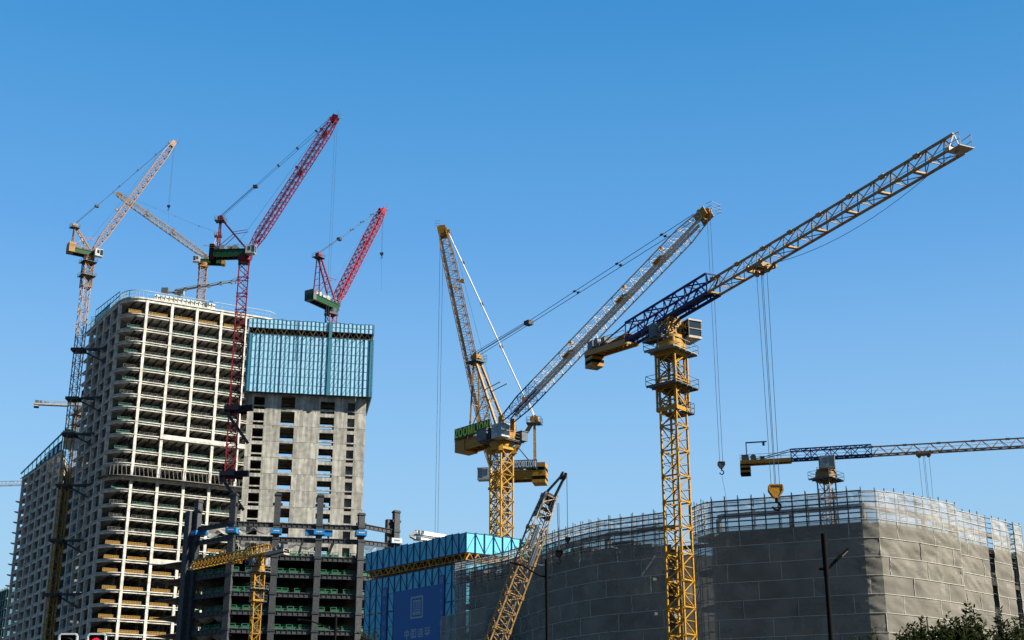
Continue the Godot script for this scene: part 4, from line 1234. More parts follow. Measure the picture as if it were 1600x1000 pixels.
func steel_podium():
	var pB := at(362, 840, 325)
	var az := 79.0
	var cols := []   # [plan point, top height]
	var base := flat(pB)
	var xs := []
	for e in [[362.0, 838.0], [431.0, 840.0], [498.0, 841.0], [563.5, 842.0]]: xs.append(on(base, az, e[0], e[1]))
	var lp := on(flat(xs[0]), -53.0, 306, 846)
	var rp := on(flat(xs[3]), 57.0, 618, 849)
	var order := [lp, xs[0], xs[1], xs[2], xs[3], rp]
	var tops := [782.0, 771.0, 771.0, 773.0, 802.0, 798.0]
	var root := thing("steel_frame", "dark grey steel frame podium with green guard rails below the concrete core", "building", base)
	var beams := [818.0, 840.0, 869.0, 896.5, 927.0, 956.0, 985.0]
	var hs := []
	for y in beams: hs.append(at(460, y, 325).y)
	var h: float = hs[6]
	while h > 8.0:
		h -= 4.3
		hs.append(h)
	for i in 6:
		var p: Vector3 = flat(order[i])
		var dpt := -p.z
		var t := at(800.0 + FOCAL * 0.0, tops[i], dpt).y
		var m := Mesher.new()
		var bsn := basis_along([127.0, 100.0, 79.0, 79.0, 68.0, 57.0][i])
		m.box(flat(p, t * 0.5), Vector3(1.45, t, 1.3), bsn)
		var col := part("column", m, M.steel, root)
		for y in hs: # splice collars
			var fl := Mesher.new()
			fl.box(flat(p, y + 0.2), Vector3(1.7, 0.5, 1.55), bsn)
			part("splice_collar", fl, M.bolt_steel, col)
		var cp := Mesher.new()
		cp.box(flat(p, t - 0.4), Vector3(1.75, 0.35, 1.6), bsn)
		part("column_head", cp, M.bolt_steel, col)
		var lug := Mesher.new()
		lug.box(flat(p, t - 2.6), Vector3(2.3, 0.5, 1.0), bsn)
		part("lifting_lug", lug, M.bolt_steel, col)
	# second column just beside the last one
	var tw := Mesher.new()
	tw.box(flat(rp, at(800, 812, -rp.z).y * 0.5) - dirv(90) * 1.75, Vector3(1.3, at(800, 812, -rp.z).y, 1.3), basis_along(57))
	part("column", tw, M.steel, root)
	var tl := Mesher.new()
	tl.box(flat(lp, at(800, 800, -lp.z).y * 0.5) - dirv(90) * 1.9, Vector3(1.7, at(800, 800, -lp.z).y, 1.5), basis_along(127))
	part("column", tl, M.steel, root)
	var rail := fence_mesh(1.0, 1.1, M.rail_green, M.infill_green, 1, 0.45)
	var pts := PackedVector2Array()
	for i in range(5, -1, -1): pts.append(v2(order[i]))
	pts.append(v2(order[0] + dirv(-53.0) * 14.0)); pts.append(v2(order[0] + dirv(0) * 30.0)); pts.append(v2(order[5] + dirv(0) * 26.0))
	for j in hs.size():
		for i in 5:
			var a: Vector3 = flat(order[i], hs[j]); var b: Vector3 = flat(order[i + 1], hs[j])
			if j == 0 and i == 4: a.y += 0.6
			var m := Mesher.new()
			var x := (b - a).normalized()
			var u := a + x * 0.75; var v := b - x * 0.75
			m.bar(u, v, 0.16, 1.0)
			for e in [-0.5, 0.5]: m.bar(u + Vector3(0, e, 0), v + Vector3(0, e, 0), 0.55, 0.1)
			var nst := 7
			for s in nst: m.bar(u.lerp(v, (s + 0.5) / nst) + Vector3(0, -0.5, 0), u.lerp(v, (s + 0.5) / nst) + Vector3(0, 0.5, 0), 0.5, 0.09)
			part("beam", m, M.steel, root)
			if j >= 2 and j < 9:
				var L := u.distance_to(v)
				var bz := rad_to_deg(atan2(x.x, -x.z))
				var gn := 6
				for k in gn:
					if rng.randf() < 0.12: continue
					var tf := Transform3D(basis_along(bz).scaled_local(Vector3(L / gn * 0.94, 1, 1)), u + x * (L * k / gn) + Vector3(0, 0.62, 0) + dirv(bz - 90.0) * (0.5 + 0.35 * (k % 2)) - org)
					inst("guard_rail", rail, root, tf)
		if j >= 2:
			var s := Mesher.new(); var rb := Mesher.new()
			s.prism(shifted(pts, -0.3), hs[j] + 0.52, hs[j] + 0.66)
			for i in 7:
				var q: Vector3 = xs[0] + dirv(az) * (1.0 + 4.4 * i)
				rb.bar(flat(q, hs[j] + 0.15) - dirv(az + 90) * 0.6, flat(q, hs[j] + 0.15) - dirv(az + 90) * 14.0, 0.25, 0.7)
			part("floor_slab", s, M.grey_concrete, root, "", rb, M.steel)
	var dark := Mesher.new()
	dark.box(flat(xs[1] + dirv(az) * 6.0 - dirv(az + 90) * 15.5, hs[2] * 0.5), Vector3(44.0, hs[2] - 0.4, 2.0), basis_along(az))
	part("core_wall", dark, M.grey_concrete, root)
	# radial beams tying the frame to the core, a few drooping debris nets
	for i in 5:
		var m := Mesher.new()
		var q: Vector3 = xs[0] + dirv(az) * (2.0 + 7.2 * i)
		m.bar(flat(q, hs[1]) - dirv(az + 90) * 0.5, flat(q, hs[1]) - dirv(az + 90) * 21.0, 0.4, 0.9)
		part("tie_beam", m, M.steel, root)
	var spots := [[0, 0], [1, 0], [2, 1], [0, 5], [0, 6], [1, 1], [4, 1]]
	for e in spots:
		var a: Vector3 = flat(order[e[0]], hs[e[1]] - 0.4); var b: Vector3 = flat(order[e[0] + 1], hs[e[1]] - 0.4)
		var bz := rad_to_deg(atan2((b - a).x, -(b - a).z)); var inw := dirv(bz - 90.0)
		var m := Mesher.new()
		for i in 10:
			for k in 4:
				var q := func(ii: int, kk: int) -> Vector3:
					var t := ii / 10.0; var w := kk / 4.0
					var sag := 1.5 * sin(PI * fmod(t * 2.0, 1.0)) * sin(PI * clampf(w * 1.1, 0.0, 1.0)) + 0.15 * sin(ii * 2.7 + kk * 1.9)
					return a.lerp(b, 0.06 + 0.88 * t) + inw * (0.3 + 3.2 * w) - Vector3(0, sag + 0.3 * w, 0)
				m.quad(q.call(i, k), q.call(i, k + 1), q.call(i + 1, k + 1), q.call(i + 1, k))
		part("debris_net", m, M.net_new, root)
	# blue working platforms clamped round the columns
	var where := ["leftmost steel column", "second steel column from the left", "steel column left of centre", "steel column right of centre with side wings", "fifth steel column", "last steel column beside the blue building"]
	for i in 6:
		var p: Vector3 = flat(order[i]); var yc := at(800, [834.0, 829.5, 831.0, 832.5, 834.0, 846.0][i], -p.z).y
		var bsn := basis_along([127.0, 95.0, 79.0, 79.0, 75.0, 70.0][i])
		var t := thing("work_platform", "blue sheet metal work platform clamped round the " + where[i], "work platform", flat(p, yc - 0.8), "blue platforms round the steel columns")
		var m := Mesher.new()
		var o := bsn.z
		for e in [-1, 1]:
			m.box(flat(p, yc) + bsn.z * e * 1.2, Vector3(2.5, 1.2, 0.1), bsn)
			m.box(flat(p, yc) + bsn.x * e * 1.25, Vector3(0.1, 1.15, 2.3), bsn)
		m.box(flat(p, yc - 0.55), Vector3(2.4, 0.1, 2.3), bsn)
		part("box", m, M.platform_blue if i < 5 else M.print_white, t)
		if i == 3 or i == 0:
			for e in ([-1, 1] if i == 3 else [1]):
				var wm := Mesher.new()
				wm.box(flat(p, yc + 0.05) + bsn.x * e * 2.25 - bsn.z * 0.5, Vector3(1.9, 1.4, 0.8), bsn)
				part("wing", wm, M.platform_blue, t)
		var pl := Mesher.new()
		for k in 4: pl.box(flat(p, yc + 0.05) + bsn.z * 1.27 + bsn.x * (k - 1.5) * 0.36, Vector3(0.24, 0.26, 0.04), bsn)
		part("printed_strip", pl, M.print_white if i < 5 else M.platform_blue, t)

func glyph(im: Image, strokes: Array, x: int, y: int, s: float, c: Color):
	# strokes in a 16 x 16 grid: [x, y, w, h]
	for k in strokes: im.fill_rect(Rect2i(x + int(k[0] * s), y + int(k[1] * s), maxi(1, int(k[2] * s)), maxi(1, int(k[3] * s))), c)

func banner_image() -> ImageTexture:
	var im := Image.create(640, 512, false, Image.FORMAT_RGB8)
	var blue := Color(0.0, 0.50, 0.84); var white := Color(0.80, 0.85, 0.90)
	im.fill(blue)
	# square emblem: a frame open in the middle of its lower side, bars above, blocks below
	var ex := 235; var ey := 70
	for r in [[0, 0, 170, 16], [0, 0, 16, 190], [154, 0, 16, 190], [0, 176, 170, 14], [34, 34, 102, 12], [40, 46, 12, 60], [70, 46, 12, 60], [98, 46, 12, 60], [124, 46, 12, 60], [34, 112, 102, 10], [34, 130, 28, 30], [71, 130, 28, 30], [108, 130, 28, 30]]:
		im.fill_rect(Rect2i(ex + r[0], ey + r[1], r[2], r[3]), white)
	var zhong := [[2, 3, 12, 1.6], [2, 3, 1.6, 7], [12.4, 3, 1.6, 7], [2, 8.6, 12, 1.6], [7.2, 0, 1.7, 16]]
	var guo := [[1, 1, 14, 1.5], [1, 1, 1.5, 14], [13.5, 1, 1.5, 14], [1, 13.6, 14, 1.5], [4, 4, 8, 1.2], [7.4, 3, 1.2, 9], [4, 7, 4, 1.1], [4, 7, 1.1, 3], [4, 9.6, 4, 1.1], [4, 11.6, 8, 1.2]]
	var jian := [[5, 2, 9, 1.2], [5, 5, 10, 1.2], [5, 8, 9, 1.2], [9, 0, 1.5, 12], [5, 10.6, 10, 1.2], [1, 2, 3, 1.3], [2.5, 5, 1.5, 6], [1, 12, 3, 1.4], [3, 13.6, 12, 1.4], [13, 2, 1.2, 4]]
	var zhu := [[2, 1, 5, 1.2], [3, 1, 1.2, 3], [9, 1, 6, 1.2], [10, 1, 1.2, 3], [2, 5, 5, 1.2], [4, 5, 1.2, 4], [9, 5, 5, 1.2], [9, 5, 1.2, 5], [13, 5, 1.2, 5], [1, 10, 14, 1.3], [7.3, 9, 1.4, 7], [4, 12, 2, 1.3], [10, 12, 3, 1.3]]
	var x := 150
	for gph in [zhong, guo, jian, zhu]:
		for o in 3: glyph(im, gph, x + o, 345 + o, 5.2, white)
		x += 92
	return ImageTexture.create_from_image(im)

func strip_image() -> ImageTexture:
	var im := Image.create(96, 640, false, Image.FORMAT_RGB8)
	var blue := Color(0.0, 0.50, 0.84); var white := Color(0.72, 0.80, 0.88)
	im.fill(blue)
	for r in [[18, 20, 60, 7], [18, 20, 7, 70], [71, 20, 7, 70], [18, 84, 60, 7], [32, 38, 32, 6], [34, 44, 6, 18], [46, 44, 6, 18], [58, 44, 6, 18], [32, 66, 32, 8]]:
		im.fill_rect(Rect2i(r[0], r[1], r[2], r[3]), white)
	var a := [[2, 3, 12, 1.6], [2, 3, 1.6, 7], [12.4, 3, 1.6, 7], [2, 8.6, 12, 1.6], [7.2, 0, 1.7, 16]]
	var b := [[5, 2, 9, 1.2], [5, 5, 10, 1.2], [5, 8, 9, 1.2], [9, 0, 1.5, 12], [1, 2, 3, 1.3], [2.5, 5, 1.5, 6], [3, 13.6, 12, 1.4]]
	var c := [[1, 2, 6, 1.4], [4, 0, 1.4, 16], [1, 7, 6, 1.4], [9, 2, 1.4, 12], [9, 2, 6, 1.4], [13.6, 2, 1.4, 12], [9, 8, 6, 1.3], [9, 13, 6, 1.3]]
	var e := [[1, 1, 14, 1.5], [7, 1, 1.5, 14], [2, 6, 12, 1.4], [1, 14, 14, 1.5], [3, 9, 1.4, 4], [12, 9, 1.4, 4]]
	var y := 150
	for gph in [a, b, c, e]:
		glyph(im, gph, 24, y, 3.0, white)
		y += 116
	return ImageTexture.create_from_image(im)

func print_mat(t: Texture2D) -> StandardMaterial3D:
	var m := StandardMaterial3D.new()
	m.albedo_texture = t
	m.albedo_color = Color(0.58, 0.58, 0.58)
	m.roughness = 0.75
	return m

func blue_screen_building():
	var d0 := 216.0
	var pc := at(728, 863, d0)
	var azl := 137.0; var azr := 55.0
	var root := thing("climbing_screen", "deep blue screen enclosure with a printed banner, left of the netted building", "safety screen", flat(pc))
	var y_top := at(728, 831, d0).y; var b1 := pc.y; var b0 := at(728, 874.5, d0).y
	var L := -along(pc, azl, 571, 901); var R := 24.0
	var n := 16; var w := L / n
	var dl := dirv(azl); var dr := dirv(azr); var ol := dirv(azl + 90.0); var orr := dirv(azr + 90.0)
	var lows := [b0 - 11.5, b0 - 23.0, 0.0]
	for i in n:
		var a := flat(pc) - dl * w * (i + 1)
		screen_panel(root, a, azl, w, b1, y_top + rng.randf_range(-0.1, 0.1), M.screen_blue, M.screen_blue_frame, i % 2 == 0, true, 1)
		screen_panel(root, a, azl, w, b0 - 6.0, b0 - 0.35, M.screen_blue, M.screen_blue_frame, i % 2 == 0, true, 2)
		screen_panel(root, a, azl, w, b0 - 18.0, b0 - 6.05, M.screen_blue, M.screen_blue_frame, i % 2 == 0, true, 5)
	var nr := 14
	for i in nr:
		var a := flat(pc) + dr * R / nr * i
		screen_panel(root, a, azr, R / nr, b1, y_top + rng.randf_range(-0.1, 0.1), M.screen_blue, M.screen_blue_frame, i % 2 == 0, true, 1)
		if i < 4: screen_panel(root, a, azr, R / nr, b0 - 18.0, b0 - 0.35, M.screen_blue, M.screen_blue_frame, i % 2 == 0, true, 5)
	truss_band(root, flat(pc) - dl * L - ol * 0.1, azl, L, b0, b1, M.dark_yellow)
	truss_band(root, flat(pc) - orr * 0.1, azr, 6.0, b0, b1, M.dark_yellow)
	var inner := Mesher.new()
	inner.box(flat(pc - dl * L * 0.5 - ol * 14.0, b0 * 0.5), Vector3(L - 2.0, b0 - 0.5, 24.0), basis_along(azl))
	part("concrete_wall", inner, M.grey_concrete, root)
	# the printed banner, stretched over the screens
	var bn := Mesher.new()
	var x0 := -along(pc, azl, 617, 940); var x1 := -along(pc, azl, 690, 940)
	var top := on(pc, azl, 687, 913).y
	var wide := x0 - x1; var tall := wide * 0.8
	var A := flat(pc, top) - dl * x0 + ol * 0.2; var B := flat(pc, top) - dl * x1 + ol * 0.2
	bn.quad(A - Vector3(0, tall, 0), B - Vector3(0, tall, 0), B, A)
	part("banner", bn, print_mat(banner_image()), root)
	var sm := print_mat(strip_image())
	for e in [[602.0, 919.0], [691.0, 899.0]]:
		var s := Mesher.new()
		var x := -along(pc, azl, e[0], e[1] + 30)
		var q := flat(pc, on(pc, azl, e[0], e[1]).y) - dl * x + ol * 0.24
		s.quad(q - dl * 0.62 - Vector3(0, 9.0, 0), q + dl * 0.62 - Vector3(0, 9.0, 0), q + dl * 0.62, q - dl * 0.62)
		part("banner_strip", s, sm, root)

# ------------------------------------------------------------------ the netted building on the right
class Run:
	# a smooth line in plan, walked from left to right by its length
	var p := PackedVector3Array()
	var s := PackedFloat32Array()
	func _init(ctrl: Array, curved := true):
		var n := ctrl.size()
		for i in n - 1:
			var a: Vector3 = ctrl[maxi(i - 1, 0)]; var b: Vector3 = ctrl[i]; var c: Vector3 = ctrl[i + 1]; var d: Vector3 = ctrl[mini(i + 2, n - 1)]
			var k := 12 if curved else 1
			for j in k:
				p.append(b.cubic_interpolate(c, a, d, float(j) / k) if curved else b)
		p.append(ctrl[n - 1])
		s.append(0.0)
		for i in range(1, p.size()): s.append(s[i - 1] + p[i].distance_to(p[i - 1]))
	func length() -> float: return s[s.size() - 1]
	func pos(t: float) -> Vector3:
		t = clampf(t, 0.0, length())
		for i in range(1, s.size()):
			if t <= s[i]: return p[i - 1].lerp(p[i], (t - s[i - 1]) / maxf(s[i] - s[i - 1], 1e-5))
		return p[p.size() - 1]
	func out(t: float) -> Vector3:
		return (pos(t + 0.05) - pos(t - 0.05)).normalized().cross(Vector3.UP)

func net_panel(root: Node3D, r: Run, s0: float, s1: float, y0: float, y1: float, mat_: Material, fn: FastNoiseLite, slack: float, left_hem := true):
	var m := Mesher.new(); var hm := Mesher.new()
	var nx := maxi(2, int((s1 - s0) * 3.6)); var ny := 8
	var g := []
	for i in nx + 1:
		var col := []
		for j in ny + 1:
			var u := float(i) / nx; var v := float(j) / ny
			var s := lerpf(s0, s1, u); var y := lerpf(y0, y1, v)
			var b := 0.06 * sin(PI * u) * sin(PI * v)
			b += slack * (fn.get_noise_2d(s * 9.0 + y * 16.0, y * 3.0 - s * 5.0) + 0.7 * fn.get_noise_2d(900.0 + s * 4.0, y * 5.0)) * (0.35 + sin(PI * v))
			y += (0.05 * sin(PI * fmod(u * 3.0, 1.0))) * (1.0 if j == 0 else 0.0) * -1.0
			col.append(flat(r.pos(s), y) + r.out(s) * (0.06 + b))
		g.append(col)
	var nrm := []
	for i in nx + 1:
		var col := []
		for j in ny + 1:
			var dx: Vector3 = g[mini(i + 1, nx)][j] - g[maxi(i - 1, 0)][j]; var dy: Vector3 = g[i][mini(j + 1, ny)] - g[i][maxi(j - 1, 0)]
			col.append(dx.cross(dy).normalized())
		nrm.append(col)
	for i in nx:
		for j in ny:
			m.quad(g[i][j], g[i + 1][j], g[i + 1][j + 1], g[i][j + 1], [nrm[i][j], nrm[i + 1][j], nrm[i + 1][j + 1], nrm[i][j + 1]])
	for i in nx: hm.bar(g[i][ny] + nrm[i][ny] * 0.03, g[i + 1][ny] + nrm[i + 1][ny] * 0.03, 0.07, 0.05, Vector3.UP, false)
	if left_hem:
		for j in ny: hm.bar(g[0][j] + nrm[0][j] * 0.03, g[0][j + 1] + nrm[0][j + 1] * 0.03, 0.05, 0.04, nrm[0][j], false)
	part("net_panel", m, mat_, root, "", hm, M.hem)

func netted_building():
	var H := 35.5
	var px := func(x: float, y: float) -> Vector3:   # where the level top edge is met
		var r := ray(x, y)
		var k := (H - EYE) / r.y
		return Vector3(r.x * k, 0, r.z * k)
	var a_run := Run.new([px.call(712, 880), px.call(760, 869.5), px.call(808, 857.5), px.call(860, 835), px.call(928, 816.5), px.call(985, 808.5), px.call(1040, 801)])
	var b_run := Run.new([px.call(1079, 796), px.call(1091, 790), px.call(1107, 785), px.call(1225, 776), px.call(1343, 766.5), px.call(1368, 766.3), px.call(1430, 776), px.call(1493, 789.5)], false)
	var c_run := Run.new([px.call(1493, 797), px.call(1540, 808.5), px.call(1594, 822)], false)
	var runs := [a_run, b_run, c_run]
	var body := thing("concrete_building", "concrete building hidden behind grey scaffold netting, right of the yellow crane mast", "building", Vector3(35, 0, -175))
	var sc := thing("netted_scaffold", "scaffold wrapped in patched grey safety netting round the low curved building", "scaffold", Vector3(30, 0, -160))
	var fn := FastNoiseLite.new(); fn.seed = 21; fn.frequency = 0.05; fn.fractal_octaves = 3
	rng.seed = 31
	var edges := [H]
	edges.append(H - 1.15)
	while edges[edges.size() - 1] > 12.0: edges.append(edges[edges.size() - 1] - 2.02)
	edges.append(0.0)
	var g0 := along(px.call(1493, 797), rad_to_deg(atan2((px.call(1594, 822) - px.call(1493, 797)).x, -(px.call(1594, 822) - px.call(1493, 797)).z)), 1537, 808)
	var g1 := along(px.call(1493, 797), rad_to_deg(atan2((px.call(1594, 822) - px.call(1493, 797)).x, -(px.call(1594, 822) - px.call(1493, 797)).z)), 1573, 816)
	var gaps := [[g0, g0 + 1.2], [g1, g1 + 1.35]]
	for ri in 3:
		var r: Run = runs[ri]
		for row in edges.size() - 1:
			var y1: float = edges[row]; var y0: float = edges[row + 1]
			var s := -([0.0, 2.6, 4.4, 1.2][row % 4] as float)
			while s < r.length() - 0.05:
				var s0 := maxf(s, 0.0); var s1 := minf(s + 6.0 + rng.randf_range(-0.15, 0.15), r.length())
				s += 6.0
				if s1 - s0 < 0.15: continue
				var mat_: Material = M.net_new if row < (1 if ri == 0 else 2) else M.net
				if row >= 2 and rng.randf() < 0.3: mat_ = M.net_old
				var slack := 0.12 if row < 4 or rng.randf() < 0.3 else 0.07
				var pieces := [[s0, s1]]
				if ri == 2 and row < 8:
					for gp in gaps:
						var nx := []
						for q in pieces:
							if q[1] <= gp[0] or q[0] >= gp[1]: nx.append(q); continue
							if q[0] < gp[0]: nx.append([q[0], gp[0]])
							if q[1] > gp[1]: nx.append([gp[1], q[1]])
						pieces = nx
				if ri == 1: # the netting is drawn tight round the corner standards
					for vs in r.s:
						var cut := []
						for q in pieces:
							if vs > q[0] + 0.05 and vs < q[1] - 0.05: cut.append([q[0], vs]); cut.append([vs, q[1]])
							else: cut.append(q)
						pieces = cut
				for q in pieces:
					if ri == 1 and q[0] > r.s[4] - 0.1 and q[1] < r.s[5] + 0.1: slack = 0.07
					if q[1] - q[0] > 0.15: net_panel(sc, r, q[0], q[1], y0, y1 + (rng.randf_range(-0.04, 0.06) if row == 0 else 0.0), mat_, fn, slack, absf(q[0] - s0) < 0.01 or ri == 2)
		# standards, ledgers and braces, close behind the netting
		var st := Mesher.new()
		var n := int(r.length() / 1.5)
		for lay in [0.12, 1.05]:
			for i in n + 1:
				var s := r.length() * i / n
				var proud: bool = lay < 1.0 and (ri == 0 or (ri == 1 and s < r.s[4] + 0.1))   # here the upper tubes stand outside the netting
				var q: Vector3 = r.pos(s) - r.out(s) * lay
				if proud: st.bar(flat(r.pos(s) + r.out(s) * 0.2, H - 3.5), flat(r.pos(s) + r.out(s) * 0.2, H + rng.randf_range(0.3, 0.6)), 0.085, 0.0, Vector3.BACK, false)
				if lay > 1.0 and i % 2 == 1: continue
				st.bar(flat(q, 0.0 if lay < 1.0 else 10.0), flat(q, H + (rng.randf_range(0.25, 0.6) if lay < 1.0 else 0.2)), 0.085, 0.0, Vector3.BACK, false)
				var y := 12.1
				while y < H + 0.1:
					if i < n:
						var q2: Vector3 = r.pos(r.length() * (i + 1) / n) - r.out(r.length() * (i + 1) / n) * lay
						st.bar(flat(q, y), flat(q2, y), 0.075, 0.0, Vector3.UP, false)
						if proud and y > H - 3.5: st.bar(flat(r.pos(s) + r.out(s) * 0.2, y), flat(r.pos(r.length() * (i + 1) / n) + r.out(r.length() * (i + 1) / n) * 0.2, y), 0.075, 0.0, Vector3.UP, false)
						if i % 6 == 0 and lay < 1.0 and y + 1.8 < H - 4.0: st.bar(flat(q, y), flat(q2, y + 1.8), 0.06, 0.0, Vector3.UP, false)
					if lay < 1.0 and i % 2 == 0: st.bar(flat(q, y), flat(q - r.out(s) * 0.95, y), 0.07, 0.0, Vector3.UP, false)
					y += 0.6 if y > H - 6.0 and lay < 1.0 else 1.8
		part("scaffold_tube", st, M.scaffold, sc, "stuff")
	# the structure inside: solid to the roof deck, then columns with a ring beam
	var deck_y := 32.2
	for ri in 3:
		var r: Run = runs[ri]
		var n := int(r.length() / 2.5)
		var w := Mesher.new(); var bm := Mesher.new(); var cl := Mesher.new()
		for i in n:
			var s0 := r.length() * i / n; var s1 := r.length() * (i + 1) / n
			var a := r.pos(s0) - r.out(s0) * 2.3; var b := r.pos(s1) - r.out(s1) * 2.3
			var mid := (a + b) * 0.5; var x := (b - a).normalized(); var bs := Basis(x, Vector3.UP, x.cross(Vector3.UP))
			var dy := deck_y + (1.5 * (1.0 - float(i) / n) + 0.5 * sin(i * 1.9) if ri == 0 else 0.0)
			for f in 8: # storeys
				var fy := dy - 4.0 * f
				w.box(flat(mid, fy - 0.25) + bs.z * 0.7, Vector3(a.distance_to(b) + 0.3, 0.5, 1.6), bs)
				w.box(flat(mid, fy - 2.1) - bs.z * (0.6 + 0.004 * (i % 2)), Vector3(a.distance_to(b) + 0.5, 4.002, 0.4), bs)
			if i > 0 or ri != 1: bm.box(flat(mid, 34.3 + (0.1 * sin(i * 3.1))) - bs.z * 0.3, Vector3(a.distance_to(b) + 0.03, 0.5, 0.5), bs)
			if i % 4 == 1: cl.box(flat(a, 33.1) - bs.z * 0.3, Vector3(0.5, 2.0, 0.5), bs)
		part("wall", w, M.grey_concrete, body)
		part("ring_beam", bm, M.grey_concrete, body)
		part("column_stub", cl, M.grey_concrete, body, "stuff")
	var pl := PackedVector2Array()
	for r in runs:
		for i in int(r.length() / 4.0) + 1:
			var s := minf(i * 4.0, r.length())
			pl.append(v2(r.pos(s) - r.out(s) * (3.6 + (1.5 if r == runs[1] else 0.0))))
	pl.append(Vector2(75, -230)); pl.append(Vector2(10, -245))
	var rf := Mesher.new()
	rf.prism(pl, deck_y - 0.6, deck_y - 0.1)
	part("roof_deck", rf, M.grey_concrete, body)
	# a lower layer of netting lapped in front at the left end
	var low := Run.new([at(690, 965, 194.0), at(760, 955, 184.0)], false)
	for i in low.p.size(): low.p[i].y = 0.0
	for row in 5:
		for i in 3: net_panel(sc, low, low.length() * i / 3.0, low.length() * (i + 1) / 3.0, 27.4 - 2.0 * (row + 1), 27.4 - 2.0 * row, M.net_old, fn, 0.08)
	# recess behind the crane mast
	var rc := Mesher.new()
	var qa := a_run.pos(a_run.length()); var qb := b_run.pos(0)
	rc.box(flat((qa + qb) * 0.5, 15.6) + Vector3(1.0, 0, -5.0), Vector3(10, 31.0, 1.0))
	part("recess_wall", rc, M.grey_concrete, body)
	# return nets at the right end, with the end wall behind them
	var rt := Run.new([c_run.pos(c_run.length()), c_run.pos(c_run.length()) + Vector3(4, 0, -30)], false)
	var ew := Mesher.new()
	var rm := rt.pos(9.0) - rt.out(9.0) * 0.9
	ew.box(flat(rm, 16.2), Vector3(17.0, 32.4, 0.4), Basis((rt.p[1] - rt.p[0]).normalized(), Vector3.UP, rt.out(9.0)))
	part("wall", ew, M.grey_concrete, body)
	for row in 12:
		for i in 5: net_panel(sc, rt, i * 6.0, i * 6.0 + 6.0, edges[row + 1], edges[row], M.net if row > 1 else M.net_new, fn, 0.06)

func on_crane(c: Dictionary, px: Array) -> Vector3:
	return on(flat(c.p), c.az, px[0], px[1])

